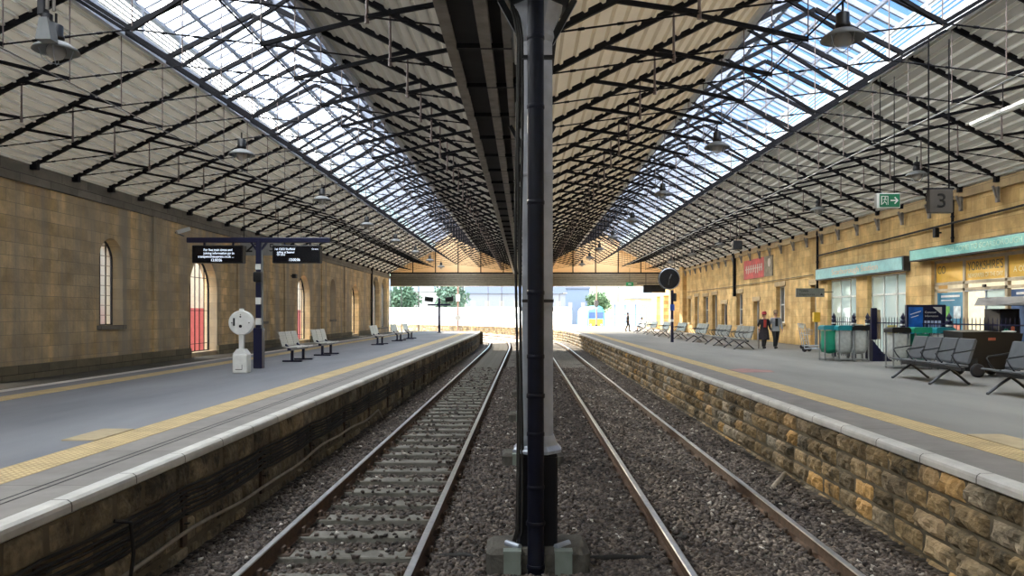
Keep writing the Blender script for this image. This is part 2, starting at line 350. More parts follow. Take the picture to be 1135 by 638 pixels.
# ballast stones: loose, uncountable
def stones(n, y0, y1, name):
    P=[];T=[]
    u=rng.random(n); y=y0+(y1-y0)*u**1.7
    x=rng.uniform(-3.28,3.74,n)
    size=rng.uniform(.014,.030,n)*(1+.015*(y-y0))
    cube=np.array([(-1,-1,-1),(1,-1,-1),(1,1,-1),(-1,1,-1),(-1,-1,1),(1,-1,1),(1,1,1),(-1,1,1)],float)
    V=cube[None]*size[:,None,None]*rng.uniform(.45,1.15,(n,8,3))
    V[:,:,2]*=.7
    a=rng.uniform(0,2*PI,n); ca,sa=np.cos(a)[:,None],np.sin(a)[:,None]
    b=rng.uniform(-.6,.6,n); cb_,sb=np.cos(b)[:,None],np.sin(b)[:,None]
    X=V[:,:,0]*ca-V[:,:,1]*sa; Y=V[:,:,0]*sa+V[:,:,1]*ca; Z=V[:,:,2]
    X2=X*cb_-Z*sb; Z2=X*sb+Z*cb_
    h=np.interp(x,xs,hz)
    # stones lie lower over the sleepers of the left track, and partly bury those on the right
    keep=np.ones(n,bool)
    for (a0,a1) in TRK.values():
        for r in (a0,a1): keep&=np.abs(x-r)>.085
        on=(x>a0-.55)&(x<a1+.55); ph=(y-7.65)/.69; fr=np.abs(ph-np.round(ph))*.69
        cover=rng.random(n)
        lim=np.where((y>9.2)&(y<10.1),.55,.92) if a0<0 else np.where((np.abs(y-8)<.7)|(y>14),.45,.12)
        inner=(x>a0)&(x<a1)
        keep&=~(on&inner&(fr<.12)&(cover<lim)&(size<1))
    keep&=~((np.abs(x-.12)<.5)&(y>6.9)&(y<7.7))
    zz=-1.135+h+rng.uniform(-.01,.02,n)
    onb=np.zeros(n,bool)
    for (a0,a1) in TRK.values():
        ph=(y-7.65)/.69; onb|=(x>a0-.5)&(x<a1+.5)&(np.abs(ph-np.round(ph))*.69<.125)
    zz=np.where(onb,np.maximum(zz,-1.075+size*.35),zz)
    P=np.stack([X2+x[:,None],Y+y[:,None],Z2+zz[:,None]],-1)[keep]; k=len(P)
    tone=np.repeat(np.clip(rng.normal(.42,.25,k),0,1),8)
    F=np.array([(0,3,2,1),(4,5,6,7),(0,1,5,4),(1,2,6,5),(2,3,7,6),(3,0,4,7)])
    F=(F[None]+8*np.arange(k)[:,None,None]).reshape(-1)
    me=bpy.data.meshes.new(name); me.vertices.add(8*k); me.vertices.foreach_set('co',P.reshape(-1)); me.loops.add(len(F)); me.loops.foreach_set('vertex_index',F.astype(np.int32))
    me.polygons.add(6*k); me.polygons.foreach_set('loop_start',np.arange(0,24*k,4,dtype=np.int32)); me.polygons.foreach_set('loop_total',np.full(6*k,4,np.int32))
    me.update(calc_edges=True); at=me.attributes.new('tone','FLOAT','POINT'); at.data.foreach_set('value',tone.astype(np.float32))
    me.materials.append(M['ballast']); o=bpy.data.objects.new(name,me); COL.objects.link(o)
    o['kind']='stuff'; o['label']='loose brown grey ballast stones around both railway tracks'; o['category']='ballast'
stones(95000,6.3,34,'track_ballast')

# rails
for side,(a,b) in TRK.items():
    for i,xr in enumerate((a,b)):
        pos={('left',0):'left track, its rail beside the left platform wall',('left',1):'left track, its rail nearer the columns',('right',0):'right track, its rail nearer the columns',('right',1):'right track, its rail beside the right platform wall'}[(side,i)]
        t=thing('running_rail','steel rail of the '+pos,'rail',(xr,3,-1.09))
        w=MB(); strip([(x+xr,z) for x,z in [(-.065,-1.09),(.065,-1.09),(.065,-1.08),(.012,-1.055),(.010,-.975),(.034,-.962),(.034,-.94),(-.034,-.94),(-.034,-.962),(-.010,-.975),(-.012,-1.055),(-.065,-1.08)]],3,100,w)
        w.move(-xr,-3,1.09); w.build('rail_web',M['railrust'],t)
        w=MB(); strip([(x+xr,z) for x,z in [(-.034,-.941),(.034,-.941),(.034,-.934),(.026,-.929),(-.026,-.929),(-.034,-.934)]],3,100,w)
        w.move(-xr,-3,1.09); w.build('rail_head',M['railtop'],t,'polished steel running surface')
# sleepers
first=None
for side,(a,b) in TRK.items():
    mid=(a+b)/2
    sl=None
    for k in range(-5,80):
        y=7.65+.69*k
        if y<4.2: continue
        lab={'left':'weathered grey sleeper lying across the ballast of the left hand track','right':'half buried grey sleeper in the ballast of the right hand track'}[side]
        if sl is None:
            dz=0 if side=='left' else -.012
            sl=thing('sleeper',lab,'sleeper',(mid,y,-1.2+dz),0,'sleepers of the %s track'%side)
            MB().cbox(-1.27,1.27,-.125,.125,0,.125,.012).build('sleeper_block',M['sleeper'],sl)
            for q in (-.753,.753):
                mb=MB().cbox(q-.17,q+.17,-.10,.10,.118,.140,.008)
                mb.box(q-.10,q-.068,-.04,.04,.138,.20); mb.box(q+.068,q+.10,-.04,.04,.138,.20)
                mb.lathe([(.018,.14),(.018,.18)],(q-.135,0,0),8); mb.lathe([(.018,.14),(.018,.18)],(q+.135,0,0),8)
                mb.build('rail_chair',M['chairiron'],sl)
        else:
            c=copy_tree(sl,(mid-shift(y),y,-1.2+dz),math.atan((shift(y+.5)-shift(y-.5))) if y>48 else 0)

# ------------------------------------------------------------------ platforms
def slabsec(name,x0,x1,y0,y1,z0,z1,mat,curve=(1,1),ys=None):
    """flat slab whose two edges may follow the track curve"""
    ys=[y0]+[y for y in YS if y0<y<y1]+[y1]; mb=MB()
    vs=[]
    for y in ys:
        a=x0-(shift(y) if curve[0] else 0); b=x1-(shift(y) if curve[1] else 0)
        vs+=[(a,y,z0),(b,y,z0),(b,y,z1),(a,y,z1)]
    n=4
    mb.add(vs,[(i*n+k,(i+1)*n+k,(i+1)*n+(k+1)%n,i*n+(k+1)%n) for i in range(len(ys)-1) for k in range(n)]+[(0,1,2,3),tuple(len(ys)*4-1-k for k in range(4))])
    return struct(name,mb,mat)
LP0,LP1=2.0,60.5
slabsec('floor_platform_left',-9.2,-4.64,LP0,LP1,-.4,0,M['asphalt_l'],(0,1))
slabsec('trim_1',-4.64,-4.22,LP0,LP1,-.4,.004,M['tactile'])
slabsec('floor_edge_left',-4.22,-3.48,LP0,LP1,-.4,.0,M['edgeslab'])
def coping(name,xe,s,y0,y1,mat):
    p=[(xe+s*.15,-.10),(xe+s*.15,.003),(xe+s*.035,.003),(xe+s*.008,-.015),(xe,-.04),(xe,-.085),(xe+s*.02,-.10)]
    if s<0: p=p[::-1]
    return struct(name,strip(p,y0,y1),mat)
coping('trim_2',-3.34,-1,LP0,LP1,M['coping'])
slabsec('trim_3',-8.7,-8.25,LP0,LP1,-.1,.004,M['tactile'],(0,0))
slabsec('trim_4',-9.45,-9.2,LP0,LP1,-.4,.004,M['coping'],(0,0))
slabsec('floor_strip_left',-11.75,-9.45,-8,64,-.4,-.14,M['dirt'],(0,0))
slabsec('floor_platform_right',5.0,12.5,LP0,60,-.4,0,M['asphalt_r'],(1,0))
slabsec('floor_platform_far',5.0,13.5,60,113,-.4,0,M['outground'],(1,1))
slabsec('trim_5',4.6,5.0,LP0,113,-.4,.004,M['tactile'])
slabsec('floor_edge_right',4.02,4.6,LP0,113,-.4,0,M['edgeslab'])
coping('trim_6',3.88,1,LP0,113,M['coping'])
MB().box(-12,13,-8,2.0,-.4,0).build('floor_concourse',M['asphalt_r'],kind='structure')
MB().box(-3.5,4.0,1.8,2.0,-1.3,0).build('wall_trackend',M['concrete'],kind='structure')
o=MB().cbox(-5.02,-4.65,8.1,8.9,-.02,.012,.004).build('paving_slab',M['tanpatch']); tag(o,'tan paving slab set beside the yellow tactile strip on left platform','paving slab')
o=MB().cbox(5.01,5.42,7.6,8.5,-.02,.012,.004).build('paving_slab',M['tanpatch']); tag(o,'tan paving slab set beside the yellow tactile strip on right platform','paving slab')
# dark joint lines along the left edge slabs
for x in (-3.86,-3.78):
    slabsec('trim_7',x-.006,x+.006,LP0,LP1,-.01,.004,M['dark'])

# masonry platform walls, blocks as relief of one wall
def rubble(name,xw,s,y0,y1,z0,z1,rows,mat,bulge,seed):
    R=random.Random(seed); V=[];F=[];T=[]
    zs=[z0]; 
    for r in range(rows): zs.append(zs[-1]+R.uniform(.85,1.15))
    k=(z1-z0)/(zs[-1]-z0); zs=[z0+(z-z0)*k for z in zs]
    for r in range(rows):
        y=y0-R.uniform(0,.4)
        while y<y1:
            w=R.uniform(.28,.62); ya,yb=y+.008,min(y+w,y1)-.008; y+=w
            if yb-ya<.05: continue
            za,zb=zs[r]+.007,zs[r+1]-.007; near=ya<30; nu,nv=(9,6) if near else (4,3)
            tone=R.random(); bg=bulge*R.uniform(.4,1.2); base=len(V); off=R.uniform(-.012,.012)
            ph=[R.uniform(0,6.28) for _ in range(4)]
            for j in range(nv+1):
                for i in range(nu+1):
                    a,b=i/nu,j/nv
                    e=min(a,1-a,b*.8+.0,(1-b)*.8)*4; e=min(1,e)**.6
                    rough=.35*math.sin(a*9+ph[0])*math.sin(b*7+ph[1])+.25*math.sin(a*17+ph[2]+b*5)+R.uniform(-.28,.28)
                    d=off+bg*e*(1+rough)*.9 if 0<i<nu and 0<j<nv else -.02
                    yy=ya+(yb-ya)*a; V.append((xw+s*d-shift(yy),yy,za+(zb-za)*b)); T.append(tone)
            for j in range(nv):
                for i in range(nu):
                    q=[base+j*(nu+1)+i,base+j*(nu+1)+i+1,base+(j+1)*(nu+1)+i+1,base+(j+1)*(nu+1)+i]
                    F.append(tuple(q if s<0 else q[::-1]))
    me=bpy.data.meshes.new(name); me.from_pydata(V,[],F); me.update()
    at=me.attributes.new('tone','FLOAT','POINT'); at.data.foreach_set('value',T); me.materials.append(mat)
    o=bpy.data.objects.new(name,me); COL.objects.link(o); o['kind']='structure'
    # backing wall
    b=strip([(xw-s*.30,z0-.1),(xw-s*.006,z0-.1),(xw-s*.006,z1+.02),(xw-s*.30,z1+.02)],y0,y1); b.build(name+'_core',M['mortar'],kind='structure')
rubble('wall_platform_right',3.93,-1,2.0,113,-1.2,-.10,5,M['rubble_r'],.065,3)
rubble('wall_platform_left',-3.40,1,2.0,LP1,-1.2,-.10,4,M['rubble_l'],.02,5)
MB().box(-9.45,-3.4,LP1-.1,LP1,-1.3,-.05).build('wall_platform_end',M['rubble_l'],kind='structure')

# cables on the left platform wall
for i in range(7):
    z=-.34-.045*i; pts=[]; R=random.Random(i)
    for y in frange(3,52,.55):
        ph=(y-3)/2.2; sag=.035*(1-abs(2*(ph%1)-1)**2)*(.7+.5*R.random()); pts.append((-3.36+.012*(i%2)-shift(y),y,z-sag+R.uniform(-.006,.006)))
    o=MB().tube(pts,.013,6).build('wall_cable',M['cable'])
    tag(o,'thin black cable sagging along the left platform wall in a bundle of such','cable','bundled black cables on left platform wall')
h0=None
for k in range(20):
    y=5.2+2.2*k
    if h0 is None:
        h0=thing('cable_hanger','dark iron hanger plate holding the cable bundle on left platform wall','bracket',(-3.36,y,-.5),0,'cable hangers on the left platform wall')
        MB().box(-.03,.0,-.05,.05,-.42,.12).build('back_plate',M['chairiron'],h0)
        [MB().box(0,.045,-.02,.02,-.20+.09*q,-.19+.09*q).build('hook',M['cable'],h0) for q in range(4)]
    else: copy_tree(h0,(-3.36,y,-.5))
pts=[(-3.335-shift(y),y,-.81+.03*math.sin(y*1.1)+.015*math.sin(y*2.7)) for y in frange(5.5,17,.4)]; pts+=[(-3.33,17.3,-.95),(-3.3,17.5,-1.12)]
pts=[(-3.3,5.0,-1.12),(-3.33,5.3,-.95)]+pts
tag(MB().tube(pts,.02,8).build('conduit',M['palepipe']),'pale grey conduit snaking low along the left platform wall','conduit')
pts=[(-3.32,6.05,-.30),(-3.24,6.15,-.34),(-3.24,6.2,-.6),(-3.28,6.2,-.9),(-3.3,6.22,-1.1)]
tag(MB().tube(pts,.016,8).build('hanging_cable',M['cable']),'black cable looping out from the bundle and dropping to the ballast','cable')
tag(MB().tube([(3.78,10.9,-.95),(3.3,10.2,-1.08)],.035,10).build('drain_pipe',M['palepipe']),'short grey pipe poking out of the right platform wall onto ballast','pipe')
tag(MB().tube([(-.45,7.45,-1.06),(-.6,7.45,-1.03),(-.8,7.5,-1.05),(-1.1,7.6,-1.12)],.03,8).build('black_hose',M['cable']),'black hose running from the front column plinth to the left track','hose')
tag(MB().tube([(.6,7.35,-1.03),(.9,7.35,-1.01),(1.25,7.4,-1.04),(1.6,7.4,-1.12)],.026,8).build('black_hose',M['cable']),'black hose running from the front column plinth to the right track','hose')
tag(MB().cbox(.62,1.25,16.4,17.6,-1.13,-1.08,.01).build('ground_plate',M['dark']),'flat dark cover plate lying on ballast right of the columns','cover plate')

# ------------------------------------------------------------------ roof
EV=4.87; YR0,YR1=-8.0,64.2
SP={'left':(-11.6,0.0,-5.8,1.87),'right':(0.12,12.2,6.16,1.9)}
def slopez(x,c,hs): return EV+.5*(hs-abs(x-c))
def deck(name,xa,xb,c,hs,mat,flip):
    """ribbed sheeting from xa (low) to xb (high), ribs running along the building"""
    L=abs(xb-xa)*math.sqrt(1.25); d=1 if xb>xa else -1; ux,uz=d/math.sqrt(1.25),.5/math.sqrt(1.25)
    nx,nz=(uz*d*1.0, -1/math.sqrt(1.25)); nx=.5/math.sqrt(1.25)*d
    z0=slopez(xa,c,hs); prof=[]; s=0; p=.255
    while s<L:
        for ds,h in ((0,0),(.175,.0),(.19,.06),(.235,.06),(.25,.0)):
            if s+ds<=L: prof.append((s+ds,h))
        s+=p
    prof.append((L,0))
    pts=[(xa+ux*s_+nx*h, z0+uz*s_+nz*h+.03) for s_,h in prof]
    mb=MB(); n=len(pts)
    mb.add([(x,YR0,z) for x,z in pts]+[(x,YR1,z) for x,z in pts],[(k,k+1,n+k+1,n+k) for k in range(n-1)])
    o=struct(name,mb,mat)
    if 'outer' in name:  # pale strips paint a highlight onto the camera-facing rib edges
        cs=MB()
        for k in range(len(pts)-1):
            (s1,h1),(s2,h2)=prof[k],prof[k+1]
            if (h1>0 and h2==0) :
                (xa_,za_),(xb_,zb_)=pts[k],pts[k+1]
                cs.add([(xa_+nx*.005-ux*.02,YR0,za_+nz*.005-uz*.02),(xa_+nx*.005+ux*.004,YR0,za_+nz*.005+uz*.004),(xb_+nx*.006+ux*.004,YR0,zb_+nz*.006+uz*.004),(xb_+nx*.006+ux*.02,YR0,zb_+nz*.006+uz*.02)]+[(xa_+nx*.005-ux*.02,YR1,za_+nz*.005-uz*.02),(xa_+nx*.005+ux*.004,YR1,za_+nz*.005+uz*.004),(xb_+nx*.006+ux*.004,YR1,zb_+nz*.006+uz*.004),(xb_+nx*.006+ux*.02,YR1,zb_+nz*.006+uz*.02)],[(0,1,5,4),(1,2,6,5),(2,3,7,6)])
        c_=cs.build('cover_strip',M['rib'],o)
    return o
i=1
for side,(x0,x1,c,w) in SP.items():
    hs=(x1-x0)/2
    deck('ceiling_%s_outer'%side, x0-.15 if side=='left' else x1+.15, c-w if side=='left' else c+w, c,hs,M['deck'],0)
    deck('ceiling_%s_inner'%side, x1 if side=='left' else x0+.2, c+w if side=='left' else c-w, c,hs,M['deck' if side=='left' else 'deckwarm'],0)
    # raised glazed lantern over the ridge: a rooflight the length of the shed
    ze=slopez(c+w,c,hs)
    root=thing('window_%d'%i,'glazed roof lantern','window',(c,YR0,ze)); del root['category']; del root['label']; root['kind']='structure'; i+=1
    L=YR1-YR0
    fr=MB()
    for s in (-1,1):
        fr.box(s*w-.05,s*w+.05,0,L,-.16,.10)              # edge beam
        fr.box(s*w-.03,s*w+.03,0,L,.60,.68)               # eaves rail
        for k in range(int(L/1.62)+1): fr.box(s*w-.035,s*w+.035,k*1.62+.25,k*1.62+.33,.1,.62)
    fr.build('window_frame',M['edge'],root)
    lv=MB()
    for s in (-1,1):
        for q in range(5):
            z=.12+.098*q; lv.add([(s*(w-.03),0,z),(s*(w+.035),0,z+.04),(s*(w+.035),L,z+.04),(s*(w-.03),L,z),(s*(w-.03),0,z+.045),(s*(w+.035),0,z+.085),(s*(w+.035),L,z+.085),(s*(w-.03),L,z+.045)],[(0,1,2,3),(7,6,5,4),(0,4,5,1),(3,2,6,7),(0,3,7,4),(1,5,6,2)])
    lv.build('louvre',M['louvre'],root)
    gb=MB(); rise=(w+.12)*.52
    nb=int(L/.405)
    for s in (-1,1):
        for k in range(nb+1):
            y=k*.405; big=k%4==0
            gb.bar((s*(w+.12),y,.66),(0,y,.66+rise),.08 if big else .05,.12 if big else .09)
        for f in (.33,.66):
            gb.bar((s*(w+.12)*(1-f),0,.66+rise*f-.05),(s*(w+.12)*(1-f),L,.66+rise*f-.05),.06,.08)
    gb.box(-.06,.06,0,L,.60+rise,.72+rise)
    gb.build('glazing_bar',M['bar'],root)
    gl=MB()
    for s in (-1,1): gl.add([(s*(w+.14),0,.70),(s*(w+.14),L,.70),(0,L,.72+rise),(0,0,.72+rise)],[(0,1,2,3)])
    gl.build('glass',M['glass'],root)

def truss(side):
    x0,x1,c,w=SP[side]; hs=(x1-x0)/2; up=.0 if side=='left' else .09
    t=thing('roof_truss','','roof truss',(c,0,EV),0)
    tz={0:.70+up+.0,1:.48+up*.8,2:.24+up*.6,3:0.02}
    rz=lambda f:.5*hs*(1-abs(f))-.05      # rafter centre line height at fraction f
    nx=lambda k:hs*k/3*.985
    for s in (-1,1):
        r=MB().bar((s*hs,0,-.05),(0,0,.5*hs-.05),.07,.09)
        r.box(min(s*hs,s*hs-s*.2),max(s*hs,s*hs-s*.2),-.06,.06,-.12,.06)
        r.build('rafter',M['iron'],t)
    pts=[(nx(k)*-1,0,tz[k]) for k in (3,2,1)]+[(0,0,tz[0])]+[(nx(k),0,tz[k]) for k in (1,2,3)]
    tr=MB()
    for a,b in zip(pts,pts[1:]):
        tr.tube([a,b],.0125,6)
        A,B=Vector(a),Vector(b)
        for f in (.25,.5,.75): tr.tube([A.lerp(B,f)-(B-A).normalized()*.04,A.lerp(B,f)+(B-A).normalized()*.04],.02,6)
    tr.build('tie_rod',M['iron'],t)
    MB().tube([(0,0,tz[0]-.04),(0,0,rz(0))],.010,6).build('king_rod',M['rod'],t,'pale brown rod')
    for s in (-1,1):
        x=s*nx(1); MB().tube([(x,0,tz[1]-.05),(x,0,rz(1/3*.985))],.0105,6).build('hanger_rod',M['rod'],t,'pale brown rod')
        x=s*nx(2); m=MB().tube([(x,0,tz[2]-.08),(x,0,tz[2]+.1),(x,0,rz(.657)-.03)],[.03,.02,.016],6); m.sphere((x,0,tz[2]),.035,n=8,m=6); m.build('post',M['rod'] if True else 0,t)
        MB().bar((s*nx(2),0,tz[2]),(s*hs*.835,0,rz(.835)),.05,.055).build('strut',M['iron'],t)
        MB().bar((s*nx(1),0,tz[1]),(s*nx(2),0,rz(.657)),.05,.06).build('strut',M['iron'],t)
        MB().bar((0,0,tz[0]),(s*nx(1),0,rz(.328)),.045,.055).build('strut',M['iron'],t)
        for k in (0,1,2):
            if k==0 and s==1: continue
            pass
    return t
TY=[11.05+1.62*k for k in range(-5,33)]
for side in SP:
    t=truss(side); c=SP[side][2]
    names={'left':'black iron roof truss with arched tie rod spanning the left hand platform and track','right':'black iron roof truss with arched tie rod spanning the right hand platform and track'}[side]
    t['label']=names; t['group']='roof trusses of the %s span'%side; t.location=(c,TY[0],EV)
    for y in TY[1:]: copy_tree(t,(c,y,EV))
# longitudinal rods through the truss nodes
def longrod(x,z,r,mat,label):
    tag(MB().tube([(x,YR0+.2,z),(x,64,z)],r,6).build('longitudinal_tie',mat),label,'tie rod')
longrod(-3.9,EV+.5,.014,M['iron'],'thin dark rod tying left span trusses lengthwise, near the valley side')
longrod(-7.72,EV+.42,.012,M['girder'],'pale conduit running lengthwise under left span trusses, near the wall side')
longrod(4.15,EV+.58,.014,M['iron'],'thin dark rod tying right span trusses lengthwise, near the valley side')
longrod(8.2,EV+.47,.014,M['grey'],'pale conduit running lengthwise under right span trusses, near the wall side')

# valley gutter and girders
gv=MB().box(-.9,.40,YR0,YR1,EV-.02,EV+.12); struct('ceiling_valley_gutter',gv,M['gutter'])
def girder(x0,x1,z0,z1,label,mat):
    t=thing('valley_girder',label,'girder',(x0,YR0,z0)); w=x1-x0; L=YR1-YR0-.05
    MB().box(0,w,0,L,0,.025).build('flange',mat,t); MB().box(0,w,0,L,z1-z0-.025,z1-z0).build('flange',mat,t)
    m=MB().box(w/2-.015,w/2+.015,0,L,.02,z1-z0-.02)
    k=0
    while k*1.62<L: m.box(.01,w-.01,k*1.62+.5,k*1.62+.53,.02,z1-z0-.02); k+=1
    m.build('web',mat,t)
girder(-1.0,-.86,EV-.12,EV+.06,'dusty riveted girder along the left edge of the valley gutter',M['girder'])
girder(-.56,-.42,EV-.16,EV-.02,'dusty girder along the middle of the valley gutter, left of the columns',M['girder'])
girder(-.27,-.17,EV-.16,EV-.02,'slim dusty girder beside the column heads under the valley gutter',M['girder'])
cb0=None
for y in TY:
    if cb0 is None:
        cb0=MB().box(-.86,.3,-.03,.03,-.03,.03).build('hanging_cross_bar',M['iron']); cb0.location=(0,y,EV-.13); tag(cb0,'dark iron cross bar bridging the girders below the valley gutter','cross bar','cross bars under the valley gutter')
    else: copy_tree(cb0,(0,y,EV-.13))

# ------------------------------------------------------------------ columns
def column(y,i):
    t=thing('iron_column','','column',(.12,y,-1.2))
    col=lambda prof,n,m,nm,lab=None:MB().lathe(prof,(0,0,0),n,rot=PI/8).build(nm,m,t,lab)
    MB().cbox(-.19,.19,-.16,.16,.30,1.22,.02).build('base_casing',M['columnblack'],t,'black casing around the foot of the column')
    m=MB(); m.cbox(-.21,.21,-.18,.18,.30,.36,.01); m.cbox(-.19,.19,-.16,.16,1.20,1.24,.01); m.build('base_moulding',M['columnblack'],t)
    m=MB(); m.lathe([(.245,1.24),(.25,1.27),(.21,1.31),(.19,1.36),(.17,1.40)],(0,0,0),8,rot=PI/8); m.build('collar',M['silver'],t,'silver painted collar')
    m=MB(); m.lathe([(.165,1.38),(.155,5.2)],(0,0,0),8,rot=PI/8)
    for z in (2.6,3.9): m.lathe([(.168,z),(.172,z+.02),(.168,z+.04)],(0,0,0),8,rot=PI/8)
    m.build('shaft',M['columnpaint'],t)
    m=MB(); m.lathe([(.16,5.2),(.175,5.25),(.165,5.3),(.17,5.35),(.25,5.52),(.27,5.56)],(0,0,0),8,rot=PI/8); m.build('capital',M['columnpaint'],t)
    m=MB(); m.box(-.26,.30,-.22,.22,5.54,5.64); m.box(-.2,.2,-.16,.16,5.64,6.06); m.build('head_plate',M['columnblack'],t,'black plate under the valley girders')
    m=MB()
    for s in (-1,1): m.bar((s*.13,-.02,5.2),(s*.36,-.02,5.62),.05,.06)
    m.build('bracket',M['columnblack'],t)
    return t
c0=column(7.3,0); c0['label']='nearest iron column on the plinth between the tracks, pale shaft with silver collar'; c0['group']='columns between the tracks'
bk=thing('column_plinth','worn concrete plinth block under the nearest iron column','plinth',(.12,7.3,-1.3),0,'plinth blocks under the columns')
def plinth(s=1):
    m=MB(); m.cbox(-.49,.49,-.26,.26,0,.46,.05); return m
R=random.Random(4); pm=plinth(); pm.v=[(x+R.uniform(-.008,.008),y+R.uniform(-.008,.008),z+R.uniform(-.008,.008)) for x,y,z in pm.v]
pm.build('block',M['concrete'],bk)
for s in (-1,1):
    MB().tube([(s*.17,-.22,.47),(s*.3,-.1,.475)],.03,8).build('hold_down_bar',M['silver'],bk)
for s in (-1,1):
    b=MB().box(s*.24-.08,s*.24+.08,-.32,-.26,.12,.44); b.box(s*.24-.085,s*.24+.085,-.33,-.22,.44,.462); b.build('bracket_plate',simple('grey_green_plate',srgb(120,128,120),.5),bk)
for k in range(1,12):
    y=7.3+4.86*k
    copy_tree(c0,(.12,y,-1.2),label='%s iron column in the row between the tracks, pale shaft'%ORD[min(k,10) if k<11 else 11])
    copy_tree(bk,(.12,y,-1.3),label='worn concrete plinth block under the %s iron column'%ORD[min(k,10) if k<11 else 11])
# down pipe in front of the nearest column
t=thing('drainpipe','dark navy drainpipe running down the front of the nearest column','drainpipe',(.1,7.0,-1.2))
MB().tube([(.0,-.02,-.1),(.0,-.02,.18),(.0,.0,.30),(.0,.06,.52),(.0,.06,.6),(0,.06,6.05)],.078,18).build('pipe',M['pipenavy'],t)
for z,rr in ((1.78,.088),(2.15,.084),(2.75,.084),(3.6,.084),(4.5,.084),(5.15,.084),(5.55,.09),(1.42,.084),(.92,.083),(.58,.092),(.2,.086)):
    MB().lathe([(rr-.004,z),(rr,z+.008),(rr,z+.035),(rr-.004,z+.043)],(0,.06 if z>.5 else .0 if z>.3 else -.02,0),18).build('pipe_joint',M['pipenavy'],t)
m=MB(); m.box(-.13,.17,.05,.1,4.98,5.01); m.box(-.13,.17,.05,.1,2.68,2.71); m.build('pipe_clip',M['columnblack'],t)
for i,(dx,dy) in enumerate(((-.175,.02),(-.20,.06),(-.155,-.02))):
    R=random.Random(i); pts=[(.12+dx-.06,7.3-.1,-.88)]
    for z in frange(-.7,4.0,.3): pts.append((.12+dx+.012*math.sin(z*1.7+i),7.26-.12+dy*.5,z))
    pts+=[(.12+dx-.02,7.2,4.2),(.12+dx-.07,7.2,4.4),(.12+dx-.06,7.2,4.62),(.12+dx-.12,7.25,4.8)]
    tag(MB().tube(pts,.013,6).build('column_cable',M['cable']),['outer','middle','inner'][i]+' black cable tied down the left side of the nearest column','cable')

# ------------------------------------------------------------------ walls
def arched_wall(name,xf,xb,y0,y1,z0,z1,ops,mat):
    """wall face at xf, back at xb, openings (ya,yb,zb,zt,arch)"""
    mb=MB(); ops=sorted(ops); 
    def both(quad):   # quad list of (y,z)
        f=[(xf,a,b) for a,b in quad]; bk=[(xb,a,b) for a,b in quad]; n=len(quad)
        mb.add(f,[tuple(range(n))]); mb.add(bk,[tuple(range(n-1,-1,-1))])
    y=y0
    for ya,yb,zb,zt,arch in ops:
        both([(y,z0),(ya,z0),(ya,z1),(y,z1)])
        if zb>z0+.01: both([(ya,z0),(yb,z0),(yb,zb),(ya,zb)])
        if arch:
            r=(yb-ya)/2; yc=(ya+yb)/2; zs=zt-r*arch; K=14
            arc=[(yc-r*math.cos(PI*k/K), zs+r*arch*math.sin(PI*k/K)) for k in range(K+1)]
        else: arc=[(ya,zt),(yb,zt)]
        for a,b in zip(arc,arc[1:]): both([a,b,(b[0],z1),(a[0],z1)])
        loop=[(ya,zb)]+arc+[(yb,zb)]
        for a,b in zip(loop,loop[1:]+loop[:1]):
            mb.add([(xf,*a),(xf,*b),(xb,*b),(xb,*a)],[(0,1,2,3)])
        y=yb
    both([(y,z0),(y1,z0),(y1,z1),(y,z1)])
    for (a,b) in (((y0,z0),(y0,z1)),((y1,z0),(y1,z1)),((y0,z1),(y1,z1))):
        mb.add([(xf,*a),(xf,*b),(xb,*b),(xb,*a)],[(0,1,2,3)])
    return struct(name,mb,mat)
LW=[]; WIN_L=[(20.4,21.6),(32.4,33.6),(44.6,45.8),(8.4,9.6)]; DOOR_L=[(25.9,28.2),(38.1,40.4),(50.0,52.2),(13.7,16.0)]
for a,b in WIN_L: LW.append((a,b,1.06,3.49,1))
for a,b in DOOR_L: LW.append((a,b,.02,3.42,1))
for a,b in ((57.0,59.6),(60.4,63.0)): LW.append((a,b,.3,4.3,1))
arched_wall('wall_left',-11.6,-12.1,-8,64,-.4,4.95,LW,M['stone_l'])
# right wall openings (shopfronts, windows and doors)
RW=[(17.0,22.5,.0,2.95,0),(24.0,26.7,.0,2.72,0),(27.6,30.2,.0,2.72,0),(31.4,32.0,.02,2.6,0)]
WIN_R=[(35.2,36.4,.95,2.70),(42.0,43.2,.75,2.55),(49.9,51.3,.75,2.55),(55.0,56.0,.75,2.5)]
DOOR_R=[(39.0,40.0,.0,2.05),(45.2,46.5,.0,2.0),(47.6,48.8,.0,2.6),(52.6,53.8,.0,2.6)]
for w in WIN_R+DOOR_R: RW.append((*w,0))
RW+=[(58.6,61.4,.0,3.0,0),(63.6,66.0,.0,3.0,0),(67.6,69.6,.0,3.0,0)]
arched_wall('wall_right',12.2,12.7,-8,72,-.4,5.35,RW,M['stone_r'])
MB().box(-12.1,12.7,-8.3,-8,-.4,3.9).build('wall_back',M['stone_x'],kind='structure')
MB().box(-12.1,12.7,-8.2,-8.15,3.9,8.9).build('window_20',M['pane'],kind='structure')  # unseen rear glazing, added to let sky light in from behind
